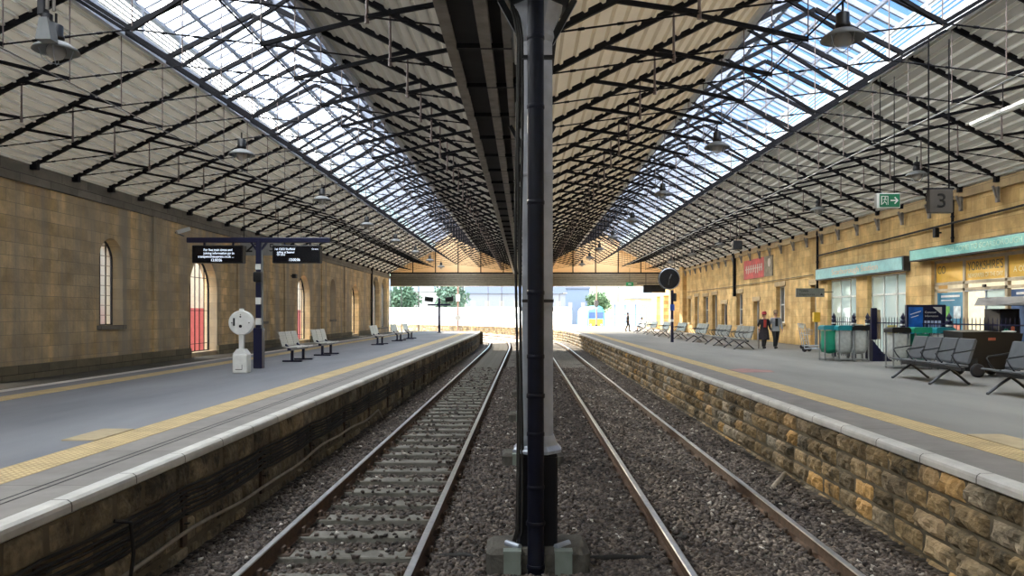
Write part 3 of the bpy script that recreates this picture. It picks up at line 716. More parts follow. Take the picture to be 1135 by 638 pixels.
# plinths, cornices, pilasters
MB().box(-11.62,-11.52,-8,13.7,-.2,.22).build('baseboard_left',M['plinth'],kind='structure')
for k,(a,b) in enumerate(((16,25.9),(28.2,38.1),(40.4,50.0),(52.2,57))): MB().box(-11.62,-11.53,a,b,-.2,.20).build('baseboard_left',M['plinth'],kind='structure')
MB().box(-11.62,-11.50,-8,64,4.40,4.62).build('trim_10',M['cornice_l'],kind='structure')
MB().box(-11.62,-11.56,-8,64,4.62,4.95).build('trim_11',M['cornice_l'],kind='structure')
MB().box(12.10,12.22,-8,64,4.60,4.86).build('trim_12',M['cornice_r'],kind='structure')
for y in (23.3,30.1,36.0,42.6,48.0): MB().box(-11.62,-11.54,y,y+.55,-.2,4.4).build('trim_13',M['stone_l'],kind='structure')
for y in (56.6,): MB().box(11.9,12.25,y,y+1.1,0,5.0).build('trim_14',M['stone_r'],kind='structure')
MB().tube([(12.02,-8,4.93),(12.02,64,4.93)],.05,8).build('trim_15',M['louvre'],kind='structure')

# corbel brackets on the right wall at each truss
cb=None
for y in TY[2:]:
    if cb is None:
        cb=thing('wall_bracket','small dark iron bracket below the eaves of the right wall, one per truss','bracket',(12.1,y,4.35),0,'iron brackets under the right hand eaves')
        MB().box(-.05,.02,-.05,.05,-.12,.28).build('back_plate',M['girder'],cb); MB().bar((-.02,0,-.05),(-.14,0,.30),.05,.05).build('brace',M['girder'],cb)
    else: copy_tree(cb,(12.1,y,4.35))

# windows of the left wall
def arched_window(i,ya,yb,zb,zt,xf,s,door=False):
    root=thing('window_%d'%i,'x','window',(xf,ya,zb)); del root['category']; del root['label']; root['kind']='structure'
    w=yb-ya; r=w/2; H=zt-zb; zs=H-r; K=14
    arc=[(r-r*math.cos(PI*k/K),zs+r*math.sin(PI*k/K)) for k in range(K+1)]
    fr=MB()
    loop=[(0,0)]+arc+[(w,0)]
    for a,b in zip(loop,loop[1:]+loop[:1]): fr.bar((s*.33,a[0],a[1]),(s*.33,b[0],b[1]),.06,.06)
    n=4 if not door else 6
    for k in range(1,n):
        y=w*k/n; top=zs+math.sqrt(max(0,r*r-(y-r)**2)); fr.box(s*.33-.014,s*.33+.014,y-.012,y+.012,0,top)
    z=.28
    while z<H-.1:
        hw=r if z<zs else math.sqrt(max(0,r*r-(z-zs)**2))
        fr.box(s*.33-.013,s*.33+.013,r-hw,r+hw,z-.01,z+.01); z+=.28 if not door else 1.2
    fr.build('window_frame',M['dark'] if not door else M['iron'],root)
    if not door:
        gl=MB(); gl.add([(s*.35,a,b) for a,b in loop],[tuple(range(len(loop)))]); gl.build('pane',M['pane'],root)
        MB().cbox(-.08 if s<0 else -.0,.0 if s<0 else .08,-.12,w+.12,-.12,0.0,.01).move(.06 if s<0 else 0,0,0).build('window_sill',M['cornice_l'],root)
    return root
wi=3
for a,b in WIN_L: arched_window(wi,a,b,1.06,3.49,-11.6,-1); wi+=1
for a,b in ((57.0,59.6),(60.4,63.0)): arched_window(wi,a,b,.3,4.3,-11.6,-1); wi+=1
for di,(a,b) in enumerate(DOOR_L):
    o=arched_window(50+di,a,b,.02,3.42,-11.6,-1,True); o.name='door_%d'%(di+1)
# windows / doors of the right wall
def rect_window(i,ya,yb,zb,zt,xf=12.2,nm='window'):
    root=thing('%s_%d'%(nm,i),'x','w',(xf,ya,zb)); del root['category']; del root['label']; root['kind']='structure'
    w=yb-ya; H=zt-zb; fr=MB()
    if nm=='window':
        for a in (0,w/2-.03,w-.06): fr.box(.2,.26,a,a+.06,0,H)
        for z in (0,H/2-.03,H-.06): fr.box(.19,.25,0,w,z,z+.06)
        fr.build('window_frame',M['white'],root)
        MB().box(.235,.24,.03,w-.03,.03,H-.03).build('pane',M['pane'],root)
        MB().cbox(-.07,.03,-.1,w+.1,-.12,.0,.01).build('window_sill',M['cornice_r'],root)
    else:
        for a in (0,w-.08): fr.box(.2,.3,a,a+.08,0,H)
        fr.box(.2,.3,0,w,H-.08,H); fr.build('door_frame',M['white'],root)
        d=MB(); d.box(.24,.28,.08,w-.08,.01,H-.08)
        for z in (.15,H*.5): 
            d.box(.225,.24,.2,w-.2,z,z+H*.36)
        dp=d.build('door_panel',M['dark'],root); MB().tube([(.2,w-.18,1.0),(.2,w-.18,1.14)],.015,8).build('door_handle',M['silver'],dp)
    MB().cbox(-.03,.02,-.15,w+.15,H,H+.24,.01).build('lintel',M['cornice_r'],root)
for a,b,zb,zt in WIN_R: rect_window(wi,a,b,zb,zt); wi+=1
for k,(a,b,zb,zt) in enumerate(DOOR_R+[(31.4,32.0,.02,2.6)]): rect_window(5+k,a,b,zb,zt,nm='door')
MB().box(12.7,17.5,14,57,-.4,-.0).build('floor_rooms',M['asphalt_r'],kind='structure')
MB().box(17.4,17.6,14,57,0,4.6).build('wall_rooms',simple('cream_plaster',srgb(205,198,176),.8),kind='structure')
MB().box(12.7,17.6,14,57,3.3,3.4).build('ceiling_rooms',M['white'],kind='structure')
MB().box(12.7,17.6,13.9,14,0,4.6).build('wall_rooms_end',M['white'],kind='structure')
MB().box(12.7,17.6,57,57.1,0,4.6).build('wall_rooms_far',M['white'],kind='structure')

# end screen
def tanmat():
    m,t,b=nt('amber_end_screen'); out=t.nodes['Material Output']
    tl=N(t,'ShaderNodeBsdfTranslucent'); tl.inputs[0].default_value=(*srgb(250,228,190),1)
    b.inputs['Base Color'].default_value=(*srgb(220,196,158),1); b.inputs['Roughness'].default_value=.7
    ms=N(t,'ShaderNodeMixShader'); ms.inputs[0].default_value=.2; t.links.new(b.outputs[0],ms.inputs[1]); t.links.new(tl.outputs[0],ms.inputs[2]); t.links.new(ms.outputs[0],out.inputs[0]); return m
M['tan']=tanmat()
YE=63.9
for nm,(x0,x1,c,w) in SP.items():
    hs=(x1-x0)/2; lift=.0
    mb=MB(); zr=EV+.5*hs
    mb.add([(x0,YE,EV),(x1,YE,EV),(c+w,YE,EV+.5*(hs-w)),(c+w,YE,EV+.5*(hs-w)+.66),(c,YE,zr+.66+.1),(c-w,YE,EV+.5*(hs-w)+.66),(c-w,YE,EV+.5*(hs-w))],[(0,1,2,3,4,5,6)])
    mb.add([(a,b+.04,z) for a,b,z in mb.v],[(6,5,4,3,2,1,0)])
    struct('wall_end_%s'%nm,mb,M['tan'])
    mu=MB(); x=x0+.1
    while x<x1: mu.box(x-.04,x+.04,YE-.08,YE,EV,EV+.5*(hs-abs(x-c))+.05); x+=1.93
    mu.box(x0,x1,YE-.12,YE,EV-.06,EV+.06)
    struct('trim_%s'%('16' if nm=='left' else '17'),mu,M['iron'])
mb=MB(); prof=[]
for k in range(6):
    z=3.80+.165*k; prof+=[(YE-.02,z),(YE-.02,z+.09),(YE-.13,z+.12),(YE-.13,z+.15)]
vs=[(x,y,z) for x in (-11.5,12.2) for y,z in prof]; n=len(prof)
mb.add(vs,[(k,k+1,n+k+1,n+k) for k in range(n-1)]); mb.box(-11.5,12.2,YE-.02,YE+.03,3.78,4.86)
mb.box(-11.5,12.2,YE-.15,YE+.2,3.74,3.82)
struct('wall_end_beam',mb,simple('ribbed_grey_fascia',srgb(214,206,186),.5))

# ------------------------------------------------------------------ lights
def txt(s,size,mat,parent,loc,rot,name='lettering',ext=.002,align='CENTER',xs=1):
    cu=bpy.data.curves.new(name,'FONT'); cu.body=s; cu.size=size; cu.extrude=ext; cu.align_x=align; cu.align_y='CENTER'
    o=bpy.data.objects.new('tmp',cu); COL.objects.link(o); dg=bpy.context.evaluated_depsgraph_get(); me=bpy.data.meshes.new_from_object(o.evaluated_get(dg))
    bpy.data.objects.remove(o); bpy.data.curves.remove(cu); me.materials.clear(); me.materials.append(mat)
    r=bpy.data.objects.new(name,me); COL.objects.link(r); r.location=loc; r.rotation_euler=rot; r.scale=(xs,1,1)
    if parent: r.parent=parent
    return r
RF=(PI/2,0,0)              # faces the camera (-y)
RL=(PI/2,0,-PI/2)          # on the right wall, faces -x

def pendant(x,y,z,rod,label,group,proto=None):
    if proto: return copy_tree(proto,(x,y,z),label=label,group=group)
    t=thing('pendant_lamp',label,'lamp',(x,y,z),0,group)
    MB().tube([(0,0,.22),(0,0,rod)],.016,8).build('stem',M['iron'],t)
    m=MB().lathe([(.05,.36),(.085,.34),(.085,.22),(.10,.20),(.10,.16),(.07,.13)],n=16); m.build('gear_housing',M['black'],t)
    m=MB().lathe([(.07,.14),(.16,.11),(.26,.04),(.285,.0),(.275,.0),(.25,.035),(.15,.10),(.06,.125)],n=28,caps=False); m.build('shade',M['grey'],t)
    m=MB(); m.sphere((0,0,.0),.12,.12,.12,16,8); m.build('bulb_glass',glassmat('lamp_globe',(.95,.95,.95),.6,.5,(.7,.7,.7)),t)
    m=MB()
    for k in range(4):
        a=PI/2*k+.4; m.tube([(.2*math.cos(a),.2*math.sin(a),.03),(.16*math.cos(a),.16*math.sin(a),-.1),(.05*math.cos(a),.05*math.sin(a),-.16),(0,0,-.165)],.006,5)
    sub(m.build('wire_guard',M['silver'],t),'shade')
    return t
lp=None
WHR=['nearest','second','third','fourth','fifth','sixth','seventh','eighth','ninth']
for k in range(8):
    y=9.9+6.48*k
    l='%s of the lamps hanging down the middle of right span, nearest first'%WHR[k]
    lp0=pendant(4.2,y,5.0,.5,l.replace('nearest of','nearest of'),'lamps under the right roof span',lp); lp=lp or lp0
for k in range(8):
    y=9.9+6.48*k
    pendant(-6.2,y,4.84,.6,'%s of the lamps hanging down the middle of left span, nearest first'%WHR[k],'lamps under the left roof span',lp)
for k in range(6):
    y=19.3+6.48*k
    pendant(10.1,y,4.93,.5,'%s of the lamps hanging near the right wall eaves, nearest first'%WHR[k],'lamps along the right wall',lp)
# loudspeaker next to the nearest left lamp
t=thing('horn_loudspeaker','grey horn loudspeaker hanging in front of the nearest left span lamp','loudspeaker',(-6.1,9.55,4.95))
MB().tube([(0,0,.30),(0,0,1.2)],.028,8).build('pole',M['girder'],t)
MB().tube([(.06,.05,.30),(.06,.05,1.2)],.02,8).build('pole',M['girder'],t)
MB().cbox(-.09,.0,-.06,.06,.22,.52,.01).build('junction_box',M['dark'],t)
MB().prism([(-.05,.18),(.05,.18),(.10,-.10),(-.10,-.10)],.16,'xz',-.08).build('horn',M['grey'],t)
MB().lathe([(.07,.16),(.07,.24)],(.0,0,0),14).build('driver',M['dark'],t)
# fluorescent pair in right span
t=thing('strip_light','pale twin strip light fixed under the right roof span','strip light',(8.55,13.4,5.0))
MB().box(-.06,.06,-.9,.9,-.03,.03).build('body',M['louvre'],t); MB().tube([(-.03,-.88,-.045),(-.03,.88,-.045)],.014,8).build('tube',M['white'],t)
MB().tube([(.03,-.88,-.045),(.03,.88,-.045)],.014,8).build('tube',M['white'],t); MB().tube([(0,0,.02),(0,0,.5)],.01,6).build('stem',M['iron'],t)
# speaker box on the right
t=thing('box_loudspeaker','black square loudspeaker box hanging beneath the right roof trusses','loudspeaker',(8.2,29,4.03))
MB().cbox(-.18,.18,-.14,.14,-.17,.17,.02).build('cabinet',M['black'],t); MB().tube([(0,0,.16),(0,0,1.25)],.012,6).build('drop_rod',M['iron'],t); MB().box(-.15,.15,-.148,-.14,-.14,.14).build('grille',M['dark'],t)
# fluorescent fittings along the valley
fl=None
for k in range(14):
    y=9.2+3.24*k
    if fl is None:
        fl=thing('batten_light','pale batten light fixed along the valley beside the column heads','strip light',(-.12,y,4.66),0,'batten lights along the valley')
        MB().box(-.04,.04,-.6,.6,0,.06).build('body',M['grey'],fl); MB().tube([(0,-.58,-.02),(0,.58,-.02)],.016,8).build('tube',M['louvre'],fl)
    else: copy_tree(fl,(-.12,y,4.66))

# hanging signs over the right platform
t=thing('platform_number_sign','dark grey hanging sign with a black number 3','sign',(6.2,11.2,2.88))
MB().cbox(-.175,.175,-.05,.05,0,.35,.008).build('panel',simple('sign_grey_brown',srgb(76,72,68),.5),t)
txt('3',.30,M['black'],t,(.0,-.053,.17),RF,'lettering',.002,xs=1.15)
MB().tube([(-.165,0,.34),(-.165,0,2.65)],.012,6).build('hanging_rod',M['iron'],t); MB().tube([(.14,0,.34),(.14,0,2.6)],.012,6).build('hanging_rod',M['iron'],t)
MB().box(-.24,.2,-.03,.03,.35,.375).build('top_bar',M['iron'],t)
t=thing('exit_sign','green emergency exit sign with running figure and right arrow','sign',(6.19,12.8,3.18))
MB().cbox(-.20,.20,-.05,.05,0,.25,.006).build('case',M['white'],t)
MB().box(-.155,.19,-.055,-.05,.015,.235).build('green_face',simple('exit_green',srgb(16,104,72),.4),t)
wm=M['white']
a=MB(); a.bar((.03,-.057,.125),(.15,-.057,.125),.004,.02); a.bar((.10,-.057,.18),(.155,-.057,.12),.004,.02); a.bar((.10,-.057,.07),(.155,-.057,.13),.004,.02); sub(a.build('arrow_symbol',wm,t),'green_face')
a=MB(); a.box(-.13,-.115,-.058,-.056,.05,.2); a.box(-.13,-.02,-.058,-.056,.19,.2); a.box(-.02,-.01,-.058,-.056,.05,.2); a.sphere((-.06,-.058,.17),.013,.004,.013,8,6)
a.bar((-.065,-.057,.155),(-.075,-.057,.105),.004,.022); a.bar((-.075,-.057,.105),(-.04,-.057,.08),.004,.012); a.bar((-.04,-.057,.08),(-.045,-.057,.05),.004,.01); a.bar((-.075,-.057,.105),(-.105,-.057,.065),.004,.012); a.bar((-.065,-.057,.15),(-.035,-.057,.13),.004,.01); a.bar((-.065,-.057,.15),(-.1,-.057,.135),.004,.01)
sub(a.build('running_figure_symbol',wm,t),'green_face')
for x in (-.12,.12): MB().tube([(x,0,.24),(x,0,2.25)],.008,6).build('hanging_rod',M['iron'],t)

# ------------------------------------------------------------------ display boards
def led_rows(parent,rows,x0,y,mat):
    for (x,z,s,sz) in rows: txt(s,sz,mat,parent,(x,y,z),RF,'display_text',.001,'LEFT')
LED=emis('display_white_text',(.75,.85,1.0),.3)
t=thing('display_post','navy T shaped post with white bands carrying two train displays','sign post',(-6.75,19,0))
MB().cbox(-.11,.11,-.11,.11,0,1.02,.01).build('lower_casing',M['navy'],t)
MB().cbox(-.065,.065,-.065,.065,1.0,3.24,.008).build('pole',M['navy'],t)
for z in (1.1,1.62): MB().box(-.069,.069,-.069,.069,z,z+.17).build('white_band',M['white'],t)
MB().cbox(-1.82,1.82,-.06,.06,3.18,3.31,.01).build('cross_arm',M['navy'],t)
m=MB()
for s in (-1,1): m.bar((s*.06,0,3.0),(s*.2,0,3.2),.05,.05)
m.build('gusset',M['navy'],t)
MB().cbox(-.10,.10,-.12,-.06,2.18,2.44,.01).build('call_box',M['dark'],t); MB().box(-.07,.07,-.08,-.065,2.5,2.64).build('notice',M['white'],t)
m=MB()
m.cbox(-.10,.10,-.15,-.10,2.2,2.42,.01); m.build('call_box_cover',M['black'],t)
MB().box(.06,.10,-.02,.02,1.0,3.2).build('cable_duct',M['grey'],t)
for nm,x0,x1,rows in (('left hand',-1.66,-.37,[(.30,.33,'For live train times and',.088),(.30,.245,'joining information go to',.088),(.16,.16,'transpennineexpress.co.uk ...',.088),(.48,.07,'13:00:06',.095)]),
                      ('right hand',.37,1.58,[(.06,.35,'1st 13:03 Sheffield',.08),(1.0,.35,'On time',.055),(.12,.27,'calling at Seamer',.075),(.12,.21,'On time',.07),(.42,.08,'13:00:06',.095)])):
    d=thing('train_display','black %s train display with white lettering hanging from navy post arm'%nm,'display screen',(-6.75+x0,19,2.66))
    w=x1-x0; MB().cbox(0,w,-.11,.11,0,.45,.015).build('case',M['black'],d); MB().box(.03,w-.03,-.115,-.11,.03,.42).build('screen',simple('dark_screen',srgb(10,10,18),.2),d)
    for (x,z,s,sz) in rows: sub(txt(s,sz,LED,d,(x,-.117,z),RF,'display_text',.001,'LEFT',.88),'screen')
    for x in (.28,w-.28): MB().box(x-.025,x+.025,-.025,.025,.44,.53).build('hanger',M['navy'],d)
# white disc unit
t=thing('dispatch_unit','white round headed signal unit on a box base beside the navy display post','signal unit',(-6.62,17.5,0))
MB().cbox(-.17,.17,-.14,.14,0,.44,.02).build('base_box',M['white'],t)
MB().prism([(-.17,.44),(.17,.44),(.08,.56),(-.08,.56)],.24,'xz',-.12).build('base_shoulder',M['white'],t)
MB().cbox(-.055,.055,-.05,.05,.54,.90,.01).build('stem',M['white'],t)
MB().lathe([(.27,-.08),(.285,-.07),(.285,.07),(.27,.08)],(0,0,1.17),32,'y').build('disc_head',M['white'],t)
MB().cbox(-.05,.05,-.05,.05,1.43,1.5,.01).build('top_cap',M['white'],t)
m=MB(); m.box(-.17,-.13,-.095,-.08,1.10,1.28); m.lathe([(.035,-.095),(.035,-.08)],(0,0,1.09),12,'y'); m.lathe([(.02,-.095),(.02,-.08)],(0,0,1.31),12,'y'); m.lathe([(.012,-.095),(.012,-.08)],(.0,0,1.36),8,'y'); m.lathe([(.014,-.095),(.014,-.08)],(-.2,0,1.17),8,'y'); m.lathe([(.014,-.095),(.014,-.08)],(.2,0,1.17),8,'y'); sub(m.build('dial_mark',M['black'],t),'disc_head')
m=MB(); m.box(-.10,.06,-.145,-.14,.08,.095); m.box(.05,.062,-.145,-.14,.08,.2); sub(m.build('black_mark',M['black'],t),'base_box')
# wall sign behind
t=thing('platform_arrow_sign','pale grey hanging sign with black arrow and number 5 behind the display post','sign',(-9.6,25.3,3.35))
MB().cbox(-.02,1.35,-.04,.04,.0,.50,.01).build('panel',simple('sign_pale_grey',srgb(150,150,146),.5),t)
m=MB(); m.bar((.50,-.045,.40),(.24,-.045,.16),.006,.06); m.bar((.20,-.045,.12),(.20,-.045,.32),.006,.055); m.bar((.18,-.045,.14),(.40,-.045,.14),.006,.055); m.build('arrow_symbol',M['black'],t)
txt('5',.38,M['black'],t,(1.05,-.045,.25),RF,'lettering'); MB().tube([(.1,0,.5),(.1,0,1.45)],.015,6).build('hanging_rod',M['iron'],t); MB().tube([(1.25,0,.5),(1.25,0,1.6)],.015,6).build('hanging_rod',M['iron'],t)
# CCTV
t=thing('security_camera','grey security camera on a bracket on the upper left wall','camera',(-11.5,24.6,4.05))
MB().bar((0,0,0),(.3,0,-.12),.04,.04).build('bracket',M['grey'],t); MB().bar((.16,-.22,-.02),(.42,.12,.14),.12,.12).build('camera_body',M['white'],t)
for y in (14.9,17.2):
    pass
# far T sign
t=thing('display_post','small distant navy post with two angled displays at the left platform end','sign post',(-6.3,55,0))
MB().cbox(-.08,.08,-.08,.08,0,2.55,.01).build('pole',M['navy'],t); MB().box(-.85,.85,-.05,.05,2.0,2.12).build('cross_arm',M['navy'],t)
for s in (-1,1): MB().bar((s*.45,0,2.42),(s*1.05,0,2.25+.25),.28,.34).build('display_case',M['black'],t)
MB().cbox(-.15,.15,-.12,.12,0,.06,.01).build('base_plate',M['navy'],t)

# ------------------------------------------------------------------ benches
def mesh_bench(n,loc,label,group,rz):
    """perforated steel seats on a beam with navy pedestals; sitter faces local +x"""
    t=thing('platform_bench',label,'bench',loc,rz,group); L=n*.56
    for k in range(n):
        y0=-L/2+k*.56+.02
        def sheet(pts,w):
            m=MB(); vs=[]
            for (x,z) in pts: vs+=[(x,y0,z),(x,y0+w,z)]
            for (x,z) in pts: vs+=[(x-.012,y0,z-.012),(x-.012,y0+w,z-.012)]
            q=len(pts); fs=[]
            for i in range(q-1): fs+=[(2*i,2*i+1,2*i+3,2*i+2),(2*q+2*i,2*q+2*i+2,2*q+2*i+3,2*q+2*i+1),(2*i,2*i+2,2*q+2*i+2,2*q+2*i),(2*i+1,2*q+2*i+1,2*q+2*i+3,2*i+3)]
            return m.add(vs,fs)
        sheet([(-.17,.44),(.0,.425),(.20,.44),(.24,.42)],.52).build('seat',M['benchmesh'],t)
        sheet([(-.20,.46),(-.24,.62),(-.30,.84),(-.32,.86)],.52).build('backrest',M['benchmesh'],t)
    MB().box(-.05,.05,-L/2,L/2,.33,.40).build('beam',M['navy'],t)
    for y in (-L*.32,L*.32):
        m=MB(); m.cbox(-.04,.04,y-.04,y+.04,.02,.34,.008); m.cbox(-.28,.28,y-.05,y+.05,0,.045,.01); m.bar((-.05,y,.36),(-.2,y,.5),.05,.05); m.build('leg',M['navy'],t)
    return t
def perf():
    m,t,b=nt('perforated_pale_steel'); tc=N(t,'ShaderNodeTexCoord'); sp=N(t,'ShaderNodeSeparateXYZ'); t.links.new(tc.outputs['Object'],sp.inputs[0])
    o=[]
    for i in (1,2):
        f=N(t,'ShaderNodeMath',operation='MULTIPLY'); f.inputs[1].default_value=2*PI/.13; t.links.new(sp.outputs[i],f.inputs[0]); s_=N(t,'ShaderNodeMath',operation='SINE'); t.links.new(f.outputs[0],s_.inputs[0]); o.append(s_)
    p=N(t,'ShaderNodeMath',operation='MULTIPLY'); t.links.new(o[0].outputs[0],p.inputs[0]); t.links.new(o[1].outputs[0],p.inputs[1])
    r=ramp(t,p.outputs[0],[(.3,srgb(196,194,186)),(.7,srgb(160,158,152))]); t.links.new(r.outputs[0],b.inputs['Base Color']); b.inputs['Roughness'].default_value=.4; b.inputs['Metallic'].default_value=.2; return m
M['benchmesh']=perf()
for k,(x,y) in enumerate(((-6.7,22.1),(-6.7,25.3),(-6.55,33.8),(-6.5,38.6),(-6.45,42))):
    mesh_bench(3,(x,y,0),'pale perforated bench on left platform, %s to the navy display post'%['nearest','second nearest','third nearest','fourth nearest','farthest'][k],'benches on the left platform',0)
def lounge(n,loc,rz,label,group,seatm,framem,proto=None):
    """airport style seats on a beam with A legs and arm rests; sitter faces local +x"""
    t=thing('waiting_seat_row',label,'seats',loc,rz,group); W=.56; L=n*W
    for k in range(n):
        y0=-L/2+k*W+.025; y1=y0+W-.05
        prof=[(-.16,.405),(.0,.395),(.26,.435),(.29,.42),(.28,.405),(.0,.36),(-.16,.37)]
        MB().prism(prof,y1-y0,'xz',y0).build('seat',seatm,t)
        prof=[(-.15,.42),(-.19,.44),(-.33,.86),(-.31,.90),(-.28,.89),(-.14,.46)]
        MB().prism(prof,y1-y0,'xz',y0).build('backrest',seatm,t)
    MB().box(-.08,.0,-L/2,L/2,.29,.36).build('beam',framem,t)
    for k in range(n+1):
        y=-L/2+k*W; y=min(max(y,-L/2+.01),L/2-.01)
        m=MB(); m.tube([(-.27,y,.70),(-.1,y,.665),(.14,y,.63),(.17,y,.60),(.12,y,.5),(.0,y,.36)],.014,6); m.build('arm_rest',framem,t)
    for y in (-L*.33,L*.33):
        m=MB(); m.tube([(-.38,y,.015),(-.16,y,.20),(-.02,y,.30)],.025,6); m.tube([(.38,y,.015),(.14,y,.20),(-.02,y,.30)],.025,6); m.sphere((-.38,y,.02),.03,n=8,m=5); m.sphere((.38,y,.02),.03,n=8,m=5); m.build('leg',framem,t)
    return t
M['seatgrey']=simple('grey_seat_pad',srgb(84,88,92),.45,0,.1,8)
M['seatframe']=simple('dark_steel_frame',srgb(60,62,66),.35,.5,.15,8)
M['seatsteel']=simple('bright_steel_seat',srgb(150,152,148),.4,.3,.15,8)
lounge(4,(8.25,15.3,0),PI,'grey padded four seat row in front of the bins','grey padded seats on right platform',M['seatgrey'],M['seatframe'])
lounge(4,(8.25,12.0,0),PI,'grey padded seat row nearest the camera beside the black cart','grey padded seats on right platform',M['seatgrey'],M['seatframe'])
lz=None
for k,y in enumerate((30.0,33.2,37.2,42.0,46.6,51.0,55.5)):
    lab='steel seat row along the right wall, %s'%['just beyond the couple and nearest of its line','second of its line from the couple','third of its line from the couple','just short of the clock post','just beyond the clock post','second beyond the clock post','farthest of its line'][k]
    if lz is None: lz=lounge(4,(8.55,y,0),PI,lab,'steel seats along the right platform',M['seatsteel'],M['seatframe'])
    else: copy_tree(lz,(8.55,y,0),label=lab)

# ------------------------------------------------------------------ right wall furniture
def fence():
    A=Vector((10.02,24.3)); pts=[(10.02,24.3),(10.10,23.0),(10.2,22.3),(10.4,20.6),(10.7,18.9),(11.2,15.2)]
    for i,(x,y) in enumerate(pts):
        t=thing('fence_post','navy iron fence post with pointed finial, %s'%['farthest, by the luggage trolleys','behind the first bins','beside the tall navy board','behind the green bins','beside the blue information board','nearest the camera'][i],'fence post',(x,y,0),0,'navy fence posts')
        MB().cbox(-.055,.055,-.055,.055,0,1.18,.008).build('post_shaft',M['navy'],t)
        MB().lathe([(.075,1.16),(.075,1.20),(.04,1.22),(.06,1.26),(.065,1.29),(.03,1.36),(.0,1.42)],n=12).build('finial',M['navy'],t)
        m=MB(); m.box(-.058,.058,-.058,.058,.42,.46); m.box(-.058,.058,-.058,.058,1.06,1.10); m.build('white_band',M['white'],t)
    for i,((xa,ya),(xb,yb)) in enumerate(zip(pts,pts[1:])):
        if i==1: continue
        t=thing('railing','navy railing panel with spiked bars, %s'%['between the trolleys and the first bins','','behind the second bins','behind the blue information board','behind the black cart'][i],'railing',(xa,ya,0),0,'navy railing panels')
        d=Vector((xb-xa,yb-ya)); L=d.length; u=d/L; r=MB()
        for z in (.22,1.12): r.bar((u.x*.05,u.y*.05,z),(u.x*(L-.05),u.y*(L-.05),z),.03,.035)
        r.build('rail',M['navy'],t); n=int(L/.13); 
        for k in range(1,n):
            s=L*k/n; m=MB().tube([(u.x*s,u.y*s,.06),(u.x*s,u.y*s,1.24),(u.x*s,u.y*s,1.30)],[.011,.011,.002],6); m.build('bar',M['navy'],t)
fence()
# sack holders / bins
def bin_(loc,col,lid,label,h=1.0,sack=False):
    t=thing('litter_bin',label,'bin',loc,0,'litter bins by the fence')
    fr=MB()
    for x in (-.2,.2):
        for y in (-.2,.2): fr.box(x-.015,x+.015,y-.015,y+.015,0,h-.06)
    fr.box(-.22,.22,-.22,.22,.04,.07); fr.build('stand',M['grey'],t)
    MB().prism([(-.24,-.22),(.24,-.22),(.24,.22),(-.24,.22)],.10,'xy',h-.10).build('lid_frame',lid,t)
    MB().prism([(-.24,h),(.24,h),(.20,h+.04),(-.20,h+.04)],.40,'xz',-.2).build('lid',lid,t)
    m=MB(); R=random.Random(int(loc[0]*100)); n=16; prof=[(.20,h-.12),(.205,h-.3),(.215,h*.55),(.21,.35),(.17,.24),(.05,.20)]
    vs=[]
    for r,z in prof:
        for k in range(n):
            a=2*PI*k/n; rr=r*(1+.06*math.sin(5*a+z*9)+R.uniform(-.02,.02)); c,s=math.cos(a),math.sin(a); e=max(abs(c),abs(s))**.6
            vs.append((rr*c/e,rr*s/e,z))
    m.add(vs,[(i*n+k,i*n+(k+1)%n,(i+1)*n+(k+1)%n,(i+1)*n+k) for i in range(len(prof)-1) for k in range(n)],True)
    m.build('bin_bag',col,t)
teal=simple('green_plastic',srgb(24,140,108),.4); clear=simple('cloudy_clear_bag',srgb(176,180,176),.3,0,.18,10); tl=simple('teal_lid',srgb(30,130,140),.4)
bin_((9.05,22.3,0),teal,tl,'green bin with teal lid, leftmost of the first bin group')
bin_((9.35,22.0,0),clear,tl,'clear bag bin with teal lid next to the leftmost green bin')
bin_((9.75,21.9,0),clear,M['black'],'clear bag bin with black lid beside the first navy fence posts')
bin_((9.45,19.0,0),clear,M['black'],'clear bag bin with black lid left of the second green bin')
bin_((9.95,18.9,0),teal,teal,'green bin with green lid behind the padded seats')
bin_((10.4,18.7,0),clear,tl,'clear bag bin with teal lid right of the second green bin')
# tall navy board and its wedge
t=thing('notice_board','tall narrow navy notice board with tan edge leaning by the fence gap','notice board',(10.25,21.9,0))
MB().cbox(-.14,.03,-.04,.04,.62,1.55,.01).build('panel',M['navy'],t); MB().cbox(.035,.13,-.03,.03,.64,1.5,.01).build('side_strip',M['tanpatch'],t,'tan side strip')
MB().prism([(-.15,0),(.42,0),(.10,.30),(-.15,.62)],.3,'xz',-.15).build('wedge_base',M['navy'],t)
# information board
t=thing('information_board','blue and navy information board on legs behind the fence','information board',(10.62,19.9,0))
MB().cbox(-.50,.54,-.06,.06,.70,1.62,.01).build('board',M['navy'],t)
MB().box(-.46,-.08,-.066,-.06,.80,1.56).build('blue_poster',simple('bright_blue_poster',srgb(20,92,176),.4,0,.35,5),t)
MB().box(-.04,.42,-.066,-.06,.80,1.20).build('timetable_panel',simple('pale_timetable',srgb(176,190,214),.5),t)
m=MB(); m.prism([(.18,1.56),(.42,1.56),(.42,1.36)],.006,'xz',-.067); m.build('white_corner',M['white'],t)
txt('Customer',.075,M['white'],t,(-.03,-.067,1.42),RF,'lettering',.001,'LEFT'); txt('Information',.075,M['white'],t,(-.03,-.067,1.32),RF,'lettering',.001,'LEFT')
m=MB()
for k in range(8): m.box(-.02+.054*k,.012+.054*k,-.069,-.066,.98,1.12)
for z in (.93,.90,.87,.84): m.box(.02,.38,-.069,-.066,z,z+.012)
sub(m.build('timetable_print',simple('print_blue',srgb(60,80,140),.6),t),'timetable_panel')
m=MB(); m.bar((-.42,-.068,1.36),(-.14,-.068,1.45),.002,.02); m.bar((-.40,-.068,1.28),(-.2,-.068,1.34),.002,.018); sub(m.build('poster_script',M['white'],t),'blue_poster')
